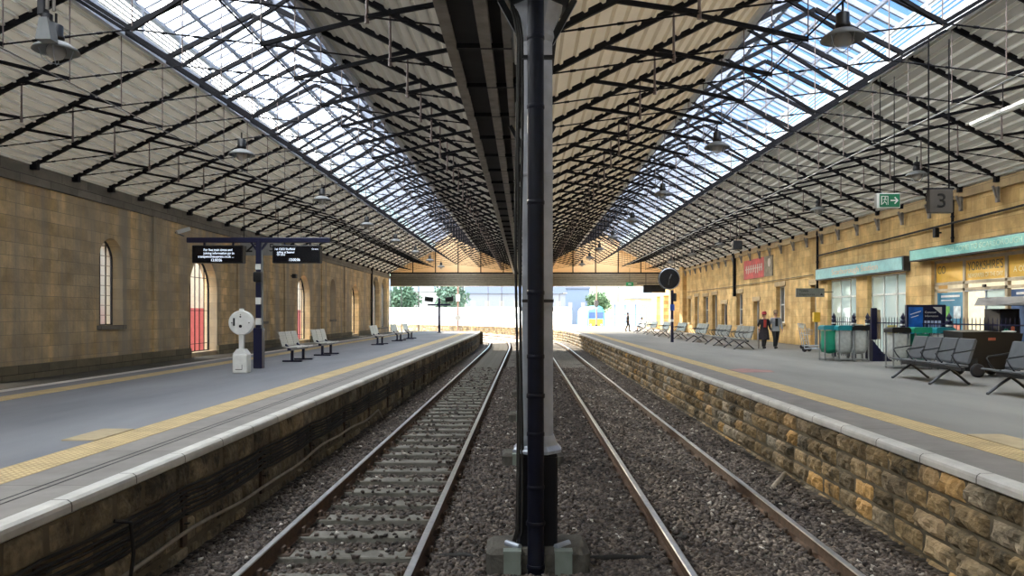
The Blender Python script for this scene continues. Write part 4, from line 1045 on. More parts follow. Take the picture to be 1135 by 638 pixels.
for x in (-.4,.42): MB().box(x-.04,x+.04,-.05,.05,0,.72).build('leg',M['navy'],t)
# small papers on fence
for i,(x,y,c,l) in enumerate(((10.12,22.75,(190,200,200),'white notice tied on the railing beside the tall navy board'),(10.33,21.15,(206,196,120),'yellow notice tied on the railing left of information board'))):
    tag(MB().box(x-.13,x+.13,y-.07,y-.06,.82,1.06).build('paper_notice',simple('notice_paper_%d'%i,srgb(*c),.7)),l,'notice')

o=MB().prism([(5.1,17.6),(5.9,17.7),(6.0,18.3),(5.5,18.9),(5.0,18.5)],.003,'xy',0).build('paint_mark',simple('faded_pink_paint',srgb(150,116,112),.8,0,.25,3)); tag(o,'faded pinkish paint mark on the right platform asphalt','paint mark')
# shop signs
t=thing('shop_sign','pale teal shop sign with peach lettering above the two tall shop windows','shop sign',(12.2,23.7,2.75))
MB().box(-.22,0,0,7.2,0,.47).build('sign_box',M['dark'],t); MB().box(-.24,-.22,.07,7.13,.04,.43).build('sign_face',simple('teal_sign_pale',srgb(130,184,184),.4),t)
o=txt('Scarborough Station',.30,simple('peach_lettering',srgb(206,172,140),.5),t,(-.243,3.6,.235),RL,'lettering',.002,xs=1.55); sub(o,'sign_face')
t=thing('shop_sign','teal shop sign with faint pale lettering above the yellow panels','shop sign',(12.2,14.0,2.99))
MB().box(-.30,0,0,9.2,0,.35).build('sign_box',M['dark'],t); MB().box(-.32,-.30,.0,9.12,.03,.32).build('sign_face',simple('teal_sign',srgb(120,188,178),.4),t)
txt('WELCOME TO SCARBOROUGH STATION',.2,simple('faint_lettering',srgb(176,210,190),.5),t,(-.323,5.0,.175),RL,'lettering',.002,xs=1.15)
# shopfront 2
root=thing('shopfront','glazed shopfront with yellow upper panels and automatic doors under teal sign','shopfront',(12.35,15,0))
m=MB()
Y=[2.0,4.15,6.0,7.5]
for y in Y: m.box(-.05,.05,y-.05,y+.05,0,2.95)
for z in (2.27,2.08,2.92): m.box(-.05,.05,2.0,7.5,z-.05,z+.03)
m.build('frame',M['palepipe'] and simple('cream_frame',srgb(176,160,132),.5),root)
yl=simple('yellow_panel',srgb(222,172,60),.5,0,.08,3)
for (a,b) in ((6.06,7.44),(4.21,5.94),(2.06,4.09)): MB().box(-.02,.0,a,b,2.31,2.88).build('yellow_panel',yl,root)
dk=simple('dark_lettering',srgb(92,84,50),.5); pw=simple('pale_lettering',srgb(238,222,170),.5)
txt("YORKSHIRE'S",.34,dk,root,(-.023,5.08,2.68),RL,'lettering',.002,xs=.78); txt('NEWSPAPER OF THE DAY',.17,pw,root,(-.023,5.08,2.43),RL,'lettering',.002,xs=.78)
txt('CO',.32,dk,root,(-.023,7.16,2.66),RL,'lettering',.002,xs=.9); txt('A COMMUNITY',.2,pw,root,(-.023,3.2,2.5),RL,'lettering',.002,xs=1.0)
for i,(a,b,c) in enumerate(((6.1,7.4,(60,130,160)),(2.1,4.0,(50,84,130)))):
    MB().box(-.015,.0,a,b,.5,2.0).build('poster',simple('poster_teal_%d'%i,srgb(*c),.4,0,.2,4),root)
    m=MB(); m.box(-.018,-.015,a+.15,b-.2,1.86,1.92); m.box(-.018,-.015,a+.4,b-.2,1.76,1.79); m.build('poster_print',M['white'],root)
ph=[(6.2,6.55,1.25,1.6,(214,224,226)),(6.2,6.55,.75,1.1,(206,120,96)),(6.75,7.25,1.15,1.6,(110,190,80)),(6.75,7.3,.6,1.05,(150,205,220))]
for i,(a,b,c,d,cc) in enumerate(ph): MB().box(-.02,-.016,a,b,c,d).build('poster_picture',simple('poster_pic_%d'%i,srgb(*cc),.5,0,.3,7),root)
MB().box(.02,.04,4.2,5.1,.02,2.02).build('sliding_door',M['shoppane'],root); MB().box(-.01,.03,5.05,5.10,.02,2.02).build('door_stile',M['silver'],root)
MB().box(-.04,.06,4.2,5.95,2.0,2.1).build('door_header',M['silver'],root)
MB().cbox(-.11,-.05,4.95,5.07,2.10,2.17,.01).build('door_sensor',M['black'],root)
# tall shop windows
for nm,ya,yb in (('nearer',24.0,26.7),('farther',27.6,30.2)):
    root=thing('shop_window','tall %s three light shop window below the pale teal sign'%nm,'shop window',(12.4,ya,0)); w=yb-ya; m=MB()
    for k in range(4): m.box(-.04,.04,max(0,w*k/3-.03),min(w,w*k/3+.03),0,2.72)
    for z in (2.02,2.66,.0): m.box(-.04,.04,0,w,z,z+.06)
    m.build('frame',M['white'],root)
    for k in range(3):
        MB().box(.0,.012,w*k/3+.03,w*(k+1)/3-.03,2.08,2.66).build('upper_pane',M['shoppane'],root)
        MB().box(.0,.012,w*k/3+.03,w*(k+1)/3-.03,.06,2.02).build('lower_pane',M['shoppane'],root)
# kiosk
t=thing('coffee_kiosk','dark drinks machine under a grey angled canopy by the shop door','kiosk',(11.6,18.2,0))
MB().box(-.22,.25,-.25,.35,0,1.50).build('machine_cabinet',M['black'],t); MB().box(-.20,.15,-.26,-.25,.75,1.42).build('machine_front',simple('machine_front',srgb(30,36,48),.3),t)
m=MB(); m.lathe([(.05,-.27),(.05,-.255)],(-.08,0,.98),12,'y'); m.build('teal_graphic',teal,t); m=MB(); m.lathe([(.06,-.27),(.06,-.255)],(.08,0,1.02),12,'y'); m.build('orange_graphic',simple('orange_graphic',srgb(214,120,84),.5),t)
MB().add([(-.45,-.45,1.58),(.6,-.45,1.58),(.6,-2.8,1.58),(-.0,-2.8,1.58),(-.35,-.35,1.78),(.6,-.35,1.78),(.6,-2.8,1.78),(.0,-2.8,1.78),(-.45,.4,1.58),(.6,.4,1.58),(-.35,.4,1.78),(.6,.4,1.78)],[(8,9,1,0),(10,4,5,11),(8,0,4,10),(8,10,11,9),(0,1,2,3),(4,7,6,5),(0,3,7,4),(3,2,6,7),(9,11,5,1),(1,5,6,2)]).build('canopy',simple('canopy_grey',srgb(98,98,98),.6),t)
MB().box(.15,.25,-2.7,-2.6,0,1.6).build('canopy_post',M['grey'],t)
# black cart
t=thing('luggage_cart','large black covered cart with wheels behind the padded seats','cart',(10.15,16.6,0))
m=MB(); m.add([(-.62,-.35,.42),(.55,-.35,.42),(.66,-.35,.95),(-.66,-.35,.98),(-.62,.4,.42),(.55,.4,.42),(.66,.4,.97),(-.66,.4,1.0),(.0,-.35,.99),(0,.4,1.02)],[(0,1,2,8,3),(5,4,7,9,6),(0,3,7,4),(1,5,6,2),(3,8,9,7),(8,2,6,9),(4,5,1,0)]); m.build('covered_body',M['black'],t)
MB().box(-.3,.45,-.3,.3,.1,.42).build('lower_frame',M['black'],t)
for x,y in ((-.35,-.38),(.4,-.38),(-.35,.36),(.4,.36)): MB().lathe([(.10,-.03),(.15,-.03),(.15,.03),(.10,.03)],(x,y,.15),18,'y').build('wheel',M['dark'],t)
MB().box(-.10,.06,-.356,-.35,.80,.86).build('orange_sticker',simple('dull_orange',srgb(160,84,62),.6),t)
o=MB().sphere((10.66,16.5,.985),.16,.1,.025,14,6).build('white_tray',M['white']); tag(o,'small white tray lying on top of the black cart','tray')
# luggage trolleys
def trolley(x,y,rz,label):
    t=thing('luggage_trolley',label,'trolley',(x,y,0),rz,'silver luggage trolleys')
    m=MB(); m.tube([(-.28,.25,.12),(-.28,-.45,.14)],.016,8); m.tube([(.28,.25,.12),(.28,-.45,.14)],.022,8); m.tube([(-.28,-.45,.14),(.28,-.45,.14)],.016,8)
    for k in range(5): m.tube([(-.28,.2-.14*k,.14),(.28,.2-.14*k,.14)],.008,6)
    m.build('base_frame',M['silver'],t)
    m=MB(); m.tube([(-.28,.25,.12),(-.27,.36,.7),(-.26,.42,1.0),(.26,.42,1.0),(.27,.36,.7),(.28,.25,.12)],.016,8)
    for z in (.4,.6,.8): m.tube([(-.27,.33+.1*(z-.4),z),(.27,.33+.1*(z-.4),z)],.008,6)
    m.build('handle_frame',M['silver'],t); 
    m=MB()
    for k in range(6): m.tube([(-.25+.1*k,.36,.62),(-.25+.1*k,.15,.62),(-.25+.1*k,.13,.80)],.006,5)
    m.tube([(-.26,.13,.8),(.26,.13,.8)],.008,6); m.build('basket',M['silver'],t)
    for x_ in (-.26,.26): MB().lathe([(.03,-.02),(.085,-.02),(.085,.02),(.03,.02)],(x_,.26,.085),14,'x').build('wheel',M['dark'],t)
    MB().lathe([(.02,-.02),(.06,-.02),(.06,.02),(.02,.02)],(0,-.42,.06),12,'x').build('wheel',M['dark'],t)
    MB().box(-.14,.14,.405,.415,.84,.97).build('sign_plate',M['white'],t)
trolley(11.3,29.6,.9,'silver luggage trolley standing farthest left against the right wall')
trolley(10.5,27.2,.9,'silver luggage trolley standing nearer the green bin and yellow box')
t=thing('yellow_box','yellow wall box on a stand beside the first shop window','box',(11.9,30.6,0))
MB().cbox(-.13,.13,-.1,.1,1.05,1.45,.02).build('cabinet',simple('bright_yellow',srgb(218,176,32),.45),t); MB().box(-.05,.05,-.04,.04,0,1.06).build('stand',M['grey'],t)
# direction sign
t=thing('direction_sign','grey direction sign projecting from the right wall above the walking man','sign',(10.7,29.6,2.05))
MB().cbox(0,1.12,-.04,.04,0,.34,.01).build('panel',simple('sign_grey',srgb(118,118,112),.5),t)
txt('Toilets',.13,M['black'],t,(.12,-.045,.24),RF,'lettering',.001,'LEFT'); txt('Departures',.13,M['black'],t,(.12,-.045,.10),RF,'lettering',.001,'LEFT')
MB().prism([(.94,.06),(1.06,.06),(1.0,.16)],.004,'xz',-.046).build('arrow_symbol',M['black'],t); MB().bar((1.1,0,.2),(1.48,0,.2),.03,.03).build('wall_arm',M['iron'],t)
# banner
t=thing('wall_banner','long faded pink and grey banner high on the right wall','banner',(12.2,36.8,3.27))
MB().box(-.05,0,1.3,4.8,0,1.02).build('pink_panel',simple('faded_pink',srgb(204,84,78),.6,0,.25,3),t); MB().box(-.05,0,0,1.28,0,1.02).build('photo_panel',simple('grey_photo',srgb(140,128,104),.6,0,.4,4),t)
m=MB(); R=random.Random(2)
for k in range(9): y=1.6+k*.33; m.box(-.056,-.05,y,y+.12,.3+R.uniform(-.05,.05),.72); m.box(-.056,-.05,y,y+.24,.5,.56)
m.sphere((-.05,.5,.68),.01,.2,.22,12,8); m.build('printed_shape',simple('faded_white_print',srgb(220,206,190),.6),t)
# pipes and cables on right wall
tag(MB().tube([(12.12,56,3.02),(12.12,44,2.98),(12.12,31.5,3.03)],.018,6).build('wall_cable',M['cable']),'thin black cable clipped along the right wall below the banner','cable')
tag(MB().tube([(12.1,30.9,3.78),(12.1,26,3.88),(12.08,25.4,3.86),(12.1,18,4.02),(12.1,10,4.16)],.03,8).build('wall_pipe',M['cable']),'black pipe climbing the right wall above the shop signs','pipe')
def downpipe(x,y,z0,z1,label,r=.05):
    t=thing('wall_downpipe',label,'downpipe',(x,y,z0)); MB().tube([(0,0,0),(0,0,z1-z0)],r,10).build('pipe',M['iron'],t)
    for z in (.1,(z1-z0)/2,z1-z0-.15): MB().lathe([(r+.012,z),(r+.012,z+.06)],n=10).build('clip',M['iron'],t)
downpipe(12.1,31.0,2.2,4.8,'black downpipe on the right wall at the end of the pale shop sign')
downpipe(12.1,43.3,2.4,4.8,'short thick black downpipe on the right wall left of the banner',.09)
downpipe(-11.5,56.2,0,4.8,'tall black downpipe near the far end of the left wall',.07)
downpipe(12.1,21.2,3.4,4.8,'short black downpipe on the right wall above the teal shop sign',.04)
for y,l in ((21.9,'small black floodlight on the right wall above the teal sign'),):
    t=thing('wall_floodlight',l,'floodlight',(12.05,y,3.75)); MB().cbox(-.1,.03,-.07,.07,-.14,.14,.01).build('housing',M['black'],t); MB().box(.0,.12,-.02,.02,-.02,.02).build('arm',M['iron'],t)
for y,x in ((41.3,-11.45),): 
    t=thing('wall_floodlight','small dark floodlight on the left wall beside a tall doorway','floodlight',(x,37.0,3.25)); MB().cbox(-.03,.16,-.14,.14,-.1,.1,.01).build('housing',M['dark'],t); MB().box(-.12,.0,-.02,.02,-.02,.02).build('arm',M['iron'],t)

# clock and post
t=thing('station_clock','large round black clock hanging by two rods above the right platform','clock',(7.05,36.7,3.1))
MB().lathe([(.49,-.12),(.53,-.10),(.53,.10),(.49,.12)],n=36,axis='y').build('case',M['black'],t); MB().lathe([(.46,-.125),(.47,-.12)],n=36,axis='y').build('dial',simple('dark_dial',srgb(16,18,26),.25),t)
m=MB(); m.bar((0,-.13,0),(.1,-.13,.22),.01,.03); m.bar((0,-.13,0),(-.05,-.13,-.3),.01,.02); sub(m.build('hand',M['grey'],t),'dial')
MB().lathe([(.49,-.13),(.52,-.12),(.52,-.11)],n=36,axis='y',caps=False).build('rim',M['silver'],t)
for x in (-.25,.27): MB().tube([(x,0,.42),(x,0,2.9)],.012,6).build('hanging_rod',M['iron'],t)
t=thing('platform_post','slim navy post with blue plate and white band below the round clock','post',(7.2,36.7,0))
MB().cbox(-.07,.07,-.07,.07,0,2.55,.01).build('pole',M['navy'],t); MB().box(-.11,.11,-.085,-.07,1.55,1.85).build('blue_plate',simple('blue_plate',srgb(40,80,170),.4),t); MB().box(-.073,.073,-.073,.073,1.0,1.12).build('white_band',M['white'],t)
m=MB(); m.cbox(.04,.2,-.1,.1,2.0,2.4,.01); m.build('call_box',M['dark'],t)
t=thing('train_display','black hanging display board below the end screen on the right','display screen',(9.4,59.5,3.08))
MB().cbox(0,1.75,-.1,.1,0,.62,.02).build('case',M['black'],t); MB().box(-.5,1.75,-.05,.05,.7,.78).build('hanger_bar',M['iron'],t); 
for x in (.2,1.5): MB().tube([(x,0,.6),(x,0,1.6)],.02,6).build('hanging_rod',M['iron'],t)
t=thing('exit_sign','small green exit sign hanging far down the right platform','sign',(8.1,58,3.55))
MB().cbox(-.28,.28,-.05,.05,0,.3,.01).build('case',simple('exit_green_far',srgb(40,150,90),.4),t); MB().box(-.12,.12,-.056,-.05,.1,.2).build('arrow_symbol',M['white'],t); MB().tube([(0,0,.3),(0,0,1.4)],.012,6).build('hanging_rod',M['iron'],t)

# ------------------------------------------------------------------ people
def skin(name,joints,edges,mat,parent,sub=2):
    me=bpy.data.meshes.new(name); me.from_pydata([j[:3] for j in joints],edges,[]); o=bpy.data.objects.new(name,me); COL.objects.link(o)
    md=o.modifiers.new('s','SKIN'); md.use_smooth_shade=True
    for i,j in enumerate(joints):
        r=j[3]; me.skin_vertices[0].data[i].radius=(r,r) if not isinstance(r,tuple) else r
    me.skin_vertices[0].data[0].use_root=True
    s=o.modifiers.new('d','SUBSURF'); s.levels=s.render_levels=sub
    dg=bpy.context.evaluated_depsgraph_get(); m2=bpy.data.meshes.new_from_object(o.evaluated_get(dg)); bpy.data.objects.remove(o)
    for p in m2.polygons: p.use_smooth=True
    m2.materials.clear(); m2.materials.append(mat); r=bpy.data.objects.new(name,m2); COL.objects.link(r); r.parent=parent; return r
SKIN=simple('skin',srgb(190,142,116),.5)
def person(loc,rz,H,label,topm,legm,hairm,hat=None,coat=None,pose='walk',stick=False,bag=None,group=None,skirt=None,scarf=None):
    """faces local -y"""
    t=thing('person',label,'person',loc,rz,group); k=H/1.70
    if pose=='sit':
        hip=(0,0,.48); kneeL=(-.09,-.42,.46); kneeR=(.09,-.42,.46); ankL=(-.09,-.42,.07); ankR=(.09,-.40,.07)
        ch=(0,.02,.85); nk=(0,-.01,1.0); hd=(0,-.03,1.17)
        elL=(-.24,-.02,.72); elR=(.24,-.02,.72); haL=(-.14,-.26,.60); haR=(.14,-.26,.60)
    else:
        hip=(0,0,.92); kneeL=(-.09,-.13,.50); kneeR=(.09,.03,.50); ankL=(-.08,-.12,.08); ankR=(.08,.20,.10)
        ch=(0,-.01,1.26); nk=(0,-.01,1.43); hd=(0,-.03,1.58)
        elL=(-.25,.06,1.10); elR=(.25,-.02,1.10); haL=(-.26,-.06,.86); haR=(.26,-.14,.87)
    sh=lambda s:(s*.165,ch[1],ch[2]+.12)
    J=[(*hip,(.145,.11)),(hip[0],hip[1]+.0,hip[2]+.16,(.125,.095)),(*ch,(.155,.11)),(nk[0],nk[1],nk[2],.058),(hd[0],hd[1]+.01,hd[2]-.06,(.06,.07)),(hd[0],hd[1],hd[2]+.02,(.078,.095)),(hd[0],hd[1]+.01,hd[2]+.09,(.06,.075))]
    E=[(0,1),(1,2),(2,3),(3,4),(4,5),(5,6)]
    for s,kn,an in ((-1,kneeL,ankL),(1,kneeR,ankR)):
        n=len(J); J+=[(s*.085,hip[1]-.01,hip[2]-.06,.085),(*kn,.056),((kn[0]+an[0])/2,(kn[1]+an[1])/2+.02,(kn[2]+an[2])/2+.03,.052),(*an,.038),(an[0],an[1]-.05,.04,.036),(an[0],an[1]-.16,.035,.03)]
        E+=[(0,n),(n,n+1),(n+1,n+2),(n+2,n+3),(n+3,n+4),(n+4,n+5)]
    for s,el,ha in ((-1,elL,haL),(1,elR,haR)):
        n=len(J); J+=[(*sh(s),.06),(*el,.042),(*ha,.028),(ha[0],ha[1]-.02,ha[2]-.06,(.016,.034))]; E+=[(2,n),(n,n+1),(n+1,n+2),(n+2,n+3)]
    J=[(a*k,b*k,c*k,(r[0]*k,r[1]*k) if isinstance(r,tuple) else r*k) for a,b,c,r in J]
    body=skin('body',J,E,SKIN,t)
    # fingers and thumbs, nose, ears, eyes as part of hands and head
    for s,ha in ((-1,haL),(1,haR)):
        h=MB()
        for f in range(4): x=ha[0]+(f-1.5)*.004; y=ha[1]-.045+f*.018; L_=(.07,.078,.074,.06)[f]; h.tube([(x*k,y*k,(ha[2]-.08)*k),(x*k,(y-.008)*k,(ha[2]-.08-L_*.5)*k),((x-s*.015)*k,(y-.01)*k,(ha[2]-.08-L_*.95)*k)],[.009*k,.008*k,.006*k],6)
        h.tube([((ha[0])*k,(ha[1]-.05)*k,(ha[2]-.04)*k),((ha[0]-s*.01)*k,(ha[1]-.085)*k,(ha[2]-.075)*k)],[.011*k,.008*k],6)
        h.build('hand',SKIN,t)
    f=MB(); f.sphere((hd[0]*k,(hd[1]-.105)*k,(hd[2]-.0)*k),.013*k,.02*k,.024*k,8,6)
    for s in (-1,1): f.sphere((s*.082*k,hd[1]*k,hd[2]*k),.012*k,.02*k,.032*k,8,6)
    f.build('face_feature',SKIN,t)
    e=MB(); 
    for s in (-1,1): e.sphere((s*.032*k,(hd[1]-.092)*k,(hd[2]+.025)*k),.012*k,.008*k,.008*k,8,6)
    e.box(-.025*k,.025*k,(hd[1]-.1)*k,(hd[1]-.088)*k,(hd[2]-.055)*k,(hd[2]-.048)*k); e.build('eye',M['dark'],t)
    hr=MB(); hr.sphere((0,(hd[1]+.02)*k,(hd[2]+.05)*k),.09*k,.1*k,.09*k,14,8); hr.sphere((0,(hd[1]+.055)*k,(hd[2]-.0)*k),.085*k,.06*k,.09*k,12,8); hr.build('hair',hairm,t)
    if hat:
        hh=MB().lathe([(.125,.0),(.12,.012),(.095,.015),(.095,.07),(.07,.11),(.0,.125)],(0,(hd[1]+.01)*k,(hd[2]+.055)*k),18); hh.build('hat',hat,t)
    # clothes: torso shell, sleeves, trousers
    low=hip[2]-.12 if not coat else coat
    c=MB(); n=18; prof=[(.155,.12,ch[2]+.14),(.20,.135,ch[2]+.06),(.195,.15,ch[2]-.05),(.175,.14,(ch[2]+hip[2])/2),(.19,.155,hip[2]),(.20+.02*(coat is not None),.17,low if pose!='sit' else hip[2]-.06)]
    vs=[]
    for rx,ry,z in prof:
        for q in range(n):
            a=2*PI*q/n; yy=ch[1] if z>hip[2]+.1 else hip[1]
            vs.append((rx*math.cos(a)*k,(yy+ry*math.sin(a))*k,z*k))
    m=len(prof); c.add(vs,[(i*n+q,(i+1)*n+q,(i+1)*n+(q+1)%n,i*n+(q+1)%n) for i in range(m-1) for q in range(n)],True)
    c.add(vs[:n]+[(0,ch[1]*k,(ch[2]+.17)*k)],[(q,(q+1)%n,n) for q in range(n)],True); c.build('jacket',topm,t)
    for s,el,ha in ((-1,elL,haL),(1,elR,haR)):
        S0=sh(s); MB().tube([(S0[0]*k*.8,S0[1]*k,(S0[2])*k),(S0[0]*1.15*k,S0[1]*k,(S0[2]-.05)*k),tuple(v*k for v in el),(ha[0]*k,ha[1]*k,(ha[2]+.03)*k)],[.075*k,.075*k,.058*k,.042*k],12).build('sleeve',topm,t)
    for s,kn,an in ((-1,kneeL,ankL),(1,kneeR,ankR)):
        MB().tube([(s*.09*k,hip[1]*k,(hip[2]+.02)*k),(s*.092*k,(hip[1]-.01)*k,(hip[2]-.08)*k),tuple(v*k for v in kn),(an[0]*k,an[1]*k,(an[2]+.02)*k)],[.10*k,.105*k,.073*k,.06*k],12).build('trouser_leg',legm,t)
        m_=MB(); m_.sphere((an[0]*k,(an[1]-.07)*k,.05*k),.05*k,.13*k,.05*k,12,8); m_.build('shoe',M['black'],t)
    if skirt: MB().lathe([(.20*k,hip[2]*k),(.25*k,.42*k)],(0,-.02,0),20).build('skirt',skirt,t)
    if scarf: MB().box(-.06*k,.06*k,(ch[1]-.165)*k,(ch[1]-.12)*k,(hip[2]+.1)*k,(ch[2]+.12)*k).build('scarf',scarf,next(c for c in bpy.data.objects if c.parent==t and c.name.startswith('jacket')))
    if stick: 
        m_=MB().tube([(haL[0]*k,(haL[1]-.02)*k,(haL[2]-.02)*k),((haL[0]-.05)*k,(haL[1]-.1)*k,.0)],.012,8)
        o=m_.build('walking_stick',M['dark'],None); o.matrix_world=Matrix.Translation(Vector(loc))@Matrix.Rotation(rz,4,'Z'); tag(o,'thin dark walking stick held by the person in red hat','walking stick')
    if bag: MB().cbox(.2*k,.34*k,-.1*k,.12*k,.55*k,.9*k,.03).build('x',bag,t)
    return t
person((9.54,29.9,0),.0,1.42,'person in a dark coat, red scarf and red hat walking with a stick',simple('dark_patterned_coat',srgb(34,28,34),.8,0,.6,25),M['black'],simple('brown_hair',srgb(96,70,50),.7),hat=simple('red_hat',srgb(150,44,48),.8),coat=.55,stick=True,skirt=simple('dark_skirt',srgb(38,32,38),.8,0,.5,20),scarf=simple('red_scarf',srgb(170,54,44),.8))
person((10.0,29.9,0),.0,1.48,'person in a pale grey jacket and tan hat walking beside the red hat',simple('pale_grey_jacket',srgb(138,140,146),.8),simple('dark_trousers',srgb(40,40,44),.8),simple('grey_hair',srgb(120,112,104),.7),hat=simple('tan_hat',srgb(150,122,92),.8),scarf=simple('black_shirt',srgb(20,20,24),.8))
person((8.25,60.2,0),PI/2,1.50,'person in dark clothes standing far along the right platform',M['dark'],M['dark'],simple('dark_hair',srgb(30,26,24),.7))
person((9.35,60,0),-PI/2,1.5,'person in dark clothes seated far along the right platform',M['dark'],M['dark'],simple('dark_hair2',srgb(30,26,24),.7),pose='sit')
lounge(2,(9.5,60,0),PI,'small steel seat under the far seated person',None or 'far steel seats',M['seatsteel'],M['seatframe'])

# ------------------------------------------------------------------ outside
tr=thing('passenger_train','blue and yellow fronted passenger train standing beyond the right platform','train',(10.6,112,-1.2))
m=MB(); fp=[(-1.35,.35),(1.35,.35),(1.38,1.2),(1.3,2.9),(.95,3.6),(.4,3.85),(-.4,3.85),(-.95,3.6),(-1.3,2.9),(-1.38,1.2)]
n=len(fp); vs=[]
for y,s,dz in ((0,.86,.0),(.35,1,0),(20,1,0)): vs+=[(x*s,y,.35+(z-.35)*(s if z>1 else 1)) for x,z in fp]
m.add(vs,[(k,(k+1)%n,n+(k+1)%n,n+k) for k in range(n)]+[(n+k,n+(k+1)%n,2*n+(k+1)%n,2*n+k) for k in range(n)]+[tuple(range(n))[::-1]]); m.build('car_body',simple('train_pale_blue',srgb(70,150,176),.4),tr)
MB().box(-1.05,1.05,-.06,.0,.4,1.85).build('yellow_front',simple('train_yellow',srgb(196,140,16),.4),tr)
MB().box(-1.1,-.1,-.08,.0,1.95,2.85).build('windscreen',simple('train_glass',srgb(30,60,110),.2),tr); MB().box(.1,1.1,-.08,.0,1.95,2.85).build('windscreen',simple('train_glass2',srgb(30,60,110),.2),tr)
MB().box(-1.15,1.15,-.05,.1,2.9,3.2).build('roof_band',simple('train_roof',srgb(60,110,150),.4),tr)
for s in (-1,1): MB().lathe([(.12,-.1),(.12,-.05)],(s*.8,0,1.0),12,'y').build('headlight',M['white'],tr)
MB().box(-.9,.9,-.15,.5,.0,.4).build('bumper',M['dark'],tr)
def coach(x,y,rz,label):
    t=thing('railway_carriage',label,'train carriage',(x,y,-1.2),rz,'pale carriages beyond the shed')
    MB().prism([(-1.35,.9),(1.35,.9),(1.35,3.0),(1.0,3.6),(-1.0,3.6),(-1.35,3.0)],22,'xz',-11); cbody=MB().prism([(-1.35,.9),(1.35,.9),(1.35,3.0),(1.0,3.6),(-1.0,3.6),(-1.35,3.0)],22,'xz',-11).build('car_body',simple('silver_white_carriage',srgb(232,234,236),.3,0,.04),t)
    for s in (-1,1):
        for k in range(8): MB().box(min(s*1.34,s*1.37),max(s*1.34,s*1.37),-9.6+2.5*k,-8.1+2.5*k,1.9,2.7).build('window',simple('coach_glass',srgb(205,215,225),.2) if k==0 and s<0 else bpy.data.materials['coach_glass'],cbody)
    MB().box(-1.1,1.1,-10,10,.3,.9).build('underframe',M['dark'],t)
    for y_ in (-8,-5.5,5.5,8): MB().lathe([(.42,-.75),(.45,-.7),(.45,.7),(.42,.75)],(0,y_,.42),16,'x').build('wheelset',M['dark'],t)
coach(-4.0,112,PI/2-.32,'pale silver carriage just left of the columns beyond the shed')
coach(-26,121,PI/2-.32,'pale silver carriage standing farthest left beyond the shed')
# lamp posts, signal posts
def mast(x,y,h,label,top=None,r=.07,col='dark',base=-1.2):
    t=thing('lamp_post',label,'post',(x,y,base)); MB().tube([(0,0,0),(0,0,h)],[r,r*.6],10).build('pole',M[col],t)
    MB().lathe([(r*2,0),(r*2,.3),(r*1.1,.4)],n=10).build('base',M[col],t)
    MB().bar((0,0,h-.05),(.7,-.1,h+.1),.06,.06).build('bracket_arm',M[col],t); MB().box(.5,1.0,-.2,0,h,h+.12).build('lantern',M['grey'],t)
for i,(u,D,h) in enumerate(((433,86,7.5),(445,95,7),(464,84,8),(541,100,7),(556,92,6),(620,96,5.2),(685,95,6))):
    x=(u-582)*D/830; mast(x,D,h,'dark lamp post beyond the shed, %s'%['leftmost of the row','second from left','third from left and tall','fourth from left','just left of the columns','just right of the columns','rightmost of the row'][i])
t=thing('signal_post','brownish signal post with white box left of the columns beyond the platform','signal',(-6.9,77,-1.2))
MB().tube([(0,0,0),(0,0,5.6)],.09,10).build('pole',simple('brown_post',srgb(120,96,88),.6),t); MB().lathe([(.3,-.1),(.3,.1)],(0,0,2.2),16,'y').build('round_plate',M['grey'],t); MB().cbox(-.2,.2,-.2,.2,3.9,4.6,.02).build('signal_head',M['white'],t)
t=thing('signal_post','brownish signal post in front of the blue and yellow train','signal',(8.0,84,0.0))
MB().tube([(0,0,0),(0,0,4.6)],.09,10).build('pole',bpy.data.materials['brown_post'],t); MB().cbox(-.22,.22,-.2,.2,2.2,2.9,.02).build('signal_head',M['dark'],t); MB().box(-.15,.15,-.15,.15,0,.2).build('base',M['dark'],t)
# shelter with blue frame
t=thing('platform_shelter','pale shelter with blue posts and white roof beyond the right platform','shelter',(10.3,86,0))
for x in (0,1.2,2.4,3.4): MB().box(x-.05,x+.05,-.05,.05,0,2.5).build('post',simple('blue_post',srgb(70,110,190),.4),t)
MB().cbox(-.3,3.8,-.6,1.6,2.5,2.75,.05).build('roof',M['white'],t); MB().box(0,3.4,1.4,1.44,0,2.5).build('rear_panel',simple('pale_blue_panel',srgb(170,200,230),.4),t)
for z in (.4,1.3): MB().box(0,3.4,-.02,.02,z,z+.08).build('rail',simple('blue_rail',srgb(70,110,190),.4),t)
# houses
def house(x,y,w,d,h,rz,label,wallc,roofc,floors=2):
    t=thing('house',label,'building',(x,y,-1.2),rz); wm_=simple('house_wall',srgb(*wallc),.8); rm=simple('house_roof',srgb(*roofc),.7)
    hw=MB().box(-w/2,w/2,0,d,0,h).build('wall',wm_,t); m=MB(); rr=d*.35
    m.add([(-w/2-.3,-.4,h-.1),(w/2+.3,-.4,h-.1),(w/2+.3,d+.4,h-.1),(-w/2-.3,d+.4,h-.1),(-w/2-.3,d/2,h+rr),(w/2+.3,d/2,h+rr)],[(0,1,5,4),(2,3,4,5),(0,4,3),(1,2,5),(3,2,1,0)]); m.build('roof',rm,t)
    nw=max(2,int(w/3))
    for f in range(floors):
        for k in range(nw):
            xx=-w/2+w*(k+.5)/nw; MB().box(xx-.5,xx+.5,-.05,.02,1+f*3,2.5+f*3).build('window',M['grey'],hw)
    MB().box(-w*.3,-w*.3+.8,d/2-.4,d/2+.4,h+rr-.6,h+rr+1).build('chimney',wm_,t)
house(-2,165,22,9,7.2,.1,'long blue grey roofed building behind the pale carriages near the columns',(96,104,118),(62,74,96))
house(-30,190,26,10,8.4,-.1,'wide pale building behind the trees at far left',(110,116,120),(84,100,112))
